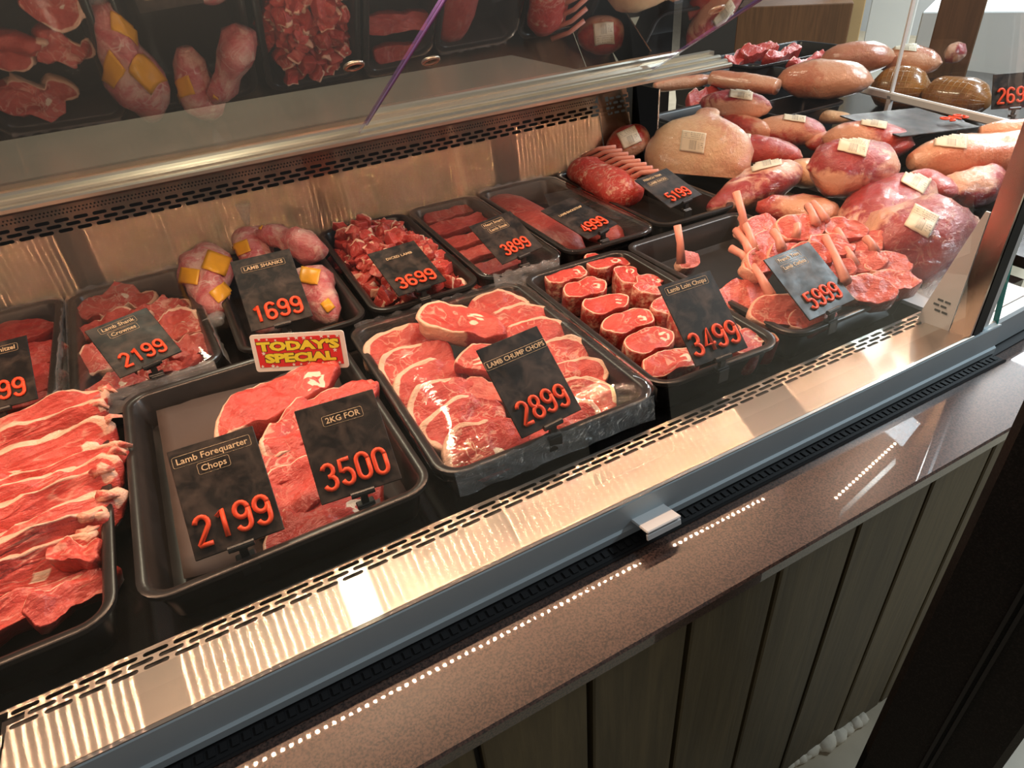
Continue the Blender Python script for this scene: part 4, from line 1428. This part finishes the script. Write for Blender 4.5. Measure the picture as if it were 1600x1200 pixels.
def sc(k, prof=EG):
    return [x * k / 48 for x in prof]
J = joint
J('lamb_shoulder', (1106, 172, 1.0), (1086, 272, .872), [15, 19, 20, 27, 46, 62, 72, 78, 82, 84, 80], .5, 'wrap_cream', 1, 'large cream wrapped lamb shoulder with its knuckle pointing up, behind the rack', 'meat joint', (1083, 222, 38, 32, 8), .010, .03)
J('wrapped_joint', (948, 240, .900), (1015, 205, .930), sc(30), .8, 'wrap_red', 2, 'small orange-red wrapped joint with a label at the left of the cream shoulder', 'meat joint', (983, 215, 30, 26, -25), .006)
J('wrapped_joint', (1092, 160, .965), (1206, 168, .965), sc(25), .9, 'wrap_pink', 3, 'mottled wrapped joint with a label lying highest behind the cream shoulder', 'meat joint', (1158, 147, 36, 16, 8), .008)
J('wrapped_joint', (1112, 188, .925), (1212, 210, .920), sc(22), .8, 'wrap_red', 4, 'dark red wrapped joint just right of the shoulder knuckle', 'meat joint', None, .006)
J('wrapped_joint', (1124, 225, .905), (1254, 246, .895), sc(30), .75, 'wrap_red', 5, 'red wrapped joint with a label at its left end, right of the cream shoulder', 'meat joint', (1152, 213, 42, 20, 8), .006)
J('wrapped_joint', (1180, 198, .925), (1292, 210, .920), sc(30), .75, 'wrap_red', 6, 'plump red wrapped joint with a label on top, in front of the black tubs', 'meat joint', (1242, 183, 34, 15, 8), .004)
J('wrapped_joint', (1256, 222, .905), (1330, 222, .905), sc(20), .8, 'wrap_red', 7, 'dark red joint end under the two labelled joints near the tubs', 'meat joint', None, .004)
J('wrapped_joint', (1284, 214, .925), (1430, 226, .915), sc(36), .8, 'wrap_red', 8, 'long red and tan wrapped joint with a label before the black lid', 'meat joint', (1366, 190, 40, 19, 10), .005)
J('wrapped_joint', (1268, 180, .905), (1334, 186, .905), sc(13), .8, 'wrap_cream', 9, 'small tan joint peeping out behind the long red and tan one', 'meat joint', None, .004)
J('wrapped_lamb_joint', (1108, 326, .862), (1248, 262, .905), [6, 22, 28, 34, 38, 40, 38, 26, 6], .8, 'wrap_pink', 10, 'pink mottled wrapped leg labelled on its high end, left of the round leg', 'meat joint', (1196, 252, 48, 24, -14), .010)
J('wrapped_joint', (1226, 262, .890), (1292, 280, .885), sc(28), .8, 'wrap_cream', 11, 'small tan wrapped piece wedged behind the round leg', 'meat joint', (1262, 243, 14, 8, 0), .006)
J('wrapped_joint', (1182, 322, .880), (1318, 342, .862), [8, 22, 28, 34, 38, 38, 34, 22, 5], .75, 'wrap_red', 12, 'dark red wrapped joint with shiny film behind the cutlets', 'meat joint', None, .010)
J('wrapped_lamb_joint', (1262, 262, .945), (1402, 262, .930), [8, 34, 46, 50, 51, 48, 44, 34, 8], .85, 'wrap_pink', 13, 'round red and white wrapped leg with a white label, at the middle of the pile', 'meat joint', (1333, 228, 46, 26, 14), .010)
J('wrapped_lamb_joint', (1298, 385, .862), (1450, 286, .905), [10, 24, 34, 44, 52, 55, 50, 36, 8], .8, 'wrap_pink', 14, 'long wrapped leg tapering to its shank behind the nearest joint', 'meat joint', (1432, 280, 40, 34, 30), .012)
J('wrapped_lamb_joint', (1350, 392, .885), (1522, 362, .880), [10, 46, 64, 70, 70, 68, 62, 46, 10], .9, 'wrap_pink', 15, 'nearest big wrapped lamb leg with a tilted label and loose film', 'meat joint', (1440, 346, 42, 38, 28), .014)
J('wrapped_joint', (1408, 278, .905), (1498, 304, .890), sc(28), .8, 'wrap_red', 16, 'red wrapped joint half hidden behind the long tapering leg', 'meat joint', None, .006)
J('wrapped_lamb_joint', (1478, 306, .880), (1572, 276, .890), [10, 26, 32, 34, 35, 34, 32, 28, 20, 6], .85, 'wrap_pink', 17, 'wrapped knuckle joint right of the pile beside the end post', 'meat joint', None, .010)
J('pork_roll', (1422, 252, .910), (1610, 240, .910), [14, 32, 38, 40, 41, 41, 41, 41, 38], .85, 'pork', 18, 'smooth orange-tan pork roll with a label, right of the labelled joints', 'meat joint', (1486, 220, 50, 22, 6), .004)
J('pork_roll', (1530, 206, .935), (1660, 206, .935), [10, 20, 22, 23, 23, 23, 20], .85, 'pork', 19, 'reddish tan pork roll at the far right edge behind the bigger roll', 'meat joint', None, .004)
# loose film around the nearest leg
pc = at(1500, 420, .86)
a0, a1 = at(1488, 385, .875), at(1478, 470, .835)
tag(put('loose_film', loft_mesh('loose_film', [a0.lerp(a1, i / 6) - pc for i in range(7)], [.060, .058, .052, .044, .036, .030, .024], M['film_loose'], 33, .012, .5, 20), None, pc), 'loose clear film hanging from the nearest wrapped leg', 'film')

# ------------------------------------------------------------------ tubs and meat deeper in the counter
def tub(u, v, z, w_, d_, label, yaw=0, h=.075):
    p = at(u, v, z)
    return tray(p.x, p.y, w_, d_, z, label, R2D(yaw), .03, z - h, None, 'tub_plastic', cat='tub', name='black_tub', rimw=.008)
tub(1092, 176, .945, .22, .15, 'empty black tub with a pale rim right of the slotted back panel')
tub(1240, 162, .935, .24, .15, 'empty black tub behind the red joints, second from the back panel')
tub(1410, 194, .915, .26, .17, 'black tub behind the long red and tan joint, below the divider glass')
tub(1165, 120, .955, .34, .30, 'black tray under the pork belly and red cuts')
tub(1215, 82, .965, .46, .24, 'long black tray of red cuts at the far end')
p = at(1420, 190, .940)
mb = MB()
mb.box((0, 0, 0), (.24, .18, .003), Euler((R2D(3), R2D(4), R2D(-8))).to_matrix(), bev=.001)
o = mb.build('price_ticket', M['board'], None, False, p)
tag(o, 'large black ticket lying flat with three orange digits below the divider glass', 'price ticket', 'black price tickets')
for i, chh in enumerate('919'):
    d = digit_mb(chh, .045 + .020 * i, -.07, .032, .0026)
    d.build('digit', M['digit'], o, True, (0, 0, .004), (0, 0, R2D(-6)))
p = at(1590, 155, .950)
T(p.x, p.y, p.z - .02, -30, 25, .11, .08, [], '269', 'black ticket with orange digits 26 cut off by the right edge beyond the divider', dh=.034, px=-.045)
J('pork_belly', (1112, 122, .985), (1214, 136, .975), [14, 17, 18, 18, 18, 18, 17, 14], .75, 'pork', 21, 'pale pork belly piece lying before the red cuts', 'meat', None, .004, 0, 'far pork pieces')
J('pork_belly', (1022, 136, .970), (1108, 124, .975), [8, 11, 11, 12, 12, 11, 8], .8, 'pork', 22, 'rolled pork belly strip against the back rail', 'meat', None, .003, 0, 'far pork pieces')
J('pork_joint', (1214, 122, .980), (1366, 126, .975), sc(36), .8, 'pork', 23, 'large wrapped pork leg in front of the divider glass', 'meat joint', None, .006)
J('pork_joint', (1282, 92, .975), (1400, 88, .975), sc(30), .8, 'pork', 24, 'pale pink pork leg behind the large wrapped one', 'meat joint', None, .006)
J('pork_joint', (1372, 92, .955), (1472, 98, .955), sc(28), .8, 'pork', 25, 'pale wrapped pork leg seen through the divider glass', 'meat joint', (1415, 74, 34, 12, 5), .006)
J('netted_ham', (1362, 136, .895), (1452, 140, .895), [12, 30, 36, 38, 38, 36, 30, 10], .85, 'net', 26, 'brown netted ham on the left behind the divider glass', 'ham', None, .004, 0, 'netted hams', uv=True)
J('netted_ham', (1446, 146, .890), (1545, 160, .890), [12, 30, 34, 35, 35, 34, 28, 10], .85, 'net', 27, 'brown netted ham on the right behind the divider glass', 'ham', None, .004, 0, 'netted hams', uv=True)
J('wrapped_joint', (1478, 82, .945), (1508, 84, .945), [6, 14, 16, 16, 14, 6], .9, 'wrap_pink', 28, 'small clear bagged piece above the netted hams', 'meat joint', None, .008)
for i, (u, v, z, yw, lx, lab) in enumerate([(1152, 84, .985, 20, .10, 'red meat cut at the left end of the far tray'), (1188, 70, 1.0, -10, .12, 'tall red meat cut standing in the far tray'), (1228, 76, .985, 10, .14, 'flat red steak right of the tall red cut'), (1268, 86, .980, 5, .14, 'pale red cut beside the wrapped pork leg'), (1102, 142, .965, 5, .10, 'thin red slices before the pork belly')]):
    me = chop_mesh('slab', lx, .07, .034, 330 + i, (90, 60, .1), [], .16, 36, warp=.008, mats='lamb')
    lay('red_meat_cut', me, u, v, z, yw, 22, 0, lab, 'meat', 'far red cuts')

# ------------------------------------------------------------------ shop beyond the counter
def az(u, v, dist):
    d = ray(u, v)
    d = Vector((d[0], d[1], 0)).normalized() * dist
    return d
def upright(name, u, v, dist, wd, dp, h, m, label, cat, z0=0.0):
    p = az(u, v, dist)
    mb = MB()
    Rz_ = Euler((0, 0, math.atan2(p.y, p.x) - math.pi / 2)).to_matrix()
    mb.box((0, 0, h / 2), (wd, dp, h), Rz_, bev=.004)
    o = mb.build(name, m, None, False, (p.x, p.y, z0))
    tag(o, label, cat)
    return o
upright('timber_pillar', 1490, 60, 2.9, .13, .10, 2.6, M['brown_timber'], 'brown timber pillar seen through the divider glass', 'pillar')
upright('white_pillar', 1392, 30, 5.0, .24, .2, 2.6, M['whitemetal'], 'white pillar beyond the divider glass', 'pillar')
upright('beige_pillar', 1322, 20, 4.2, .16, .12, 2.6, plain('beige_wood', (.50, .34, .16), .5), 'beige pillar beyond the wrapped pork leg', 'pillar')
upright('timber_cabinet', 1240, 20, 3.9, .50, .3, .98, M['brown_timber'], 'brown timber cabinet behind the far red cuts', 'cabinet')
upright('white_counter', 1575, 70, 3.4, .60, .4, 1.0, M['whitemetal'], 'white counter side beyond the netted hams', 'counter')
upright('dark_shelf', 1180, 20, 4.6, .8, .4, 1.1, M['darkwall'], 'dark shelf unit beyond the sliding door rail', 'shelf')
mb = MB()
mb.box((7.6, 3.0, 1.4), (.1, 9, 2.8))
tag(mb.build('wall_right', plain('grey_shop_wall', (.42, .44, .45), .7)), 'grey wall at the far end of the shop', 'wall', kind='structure')
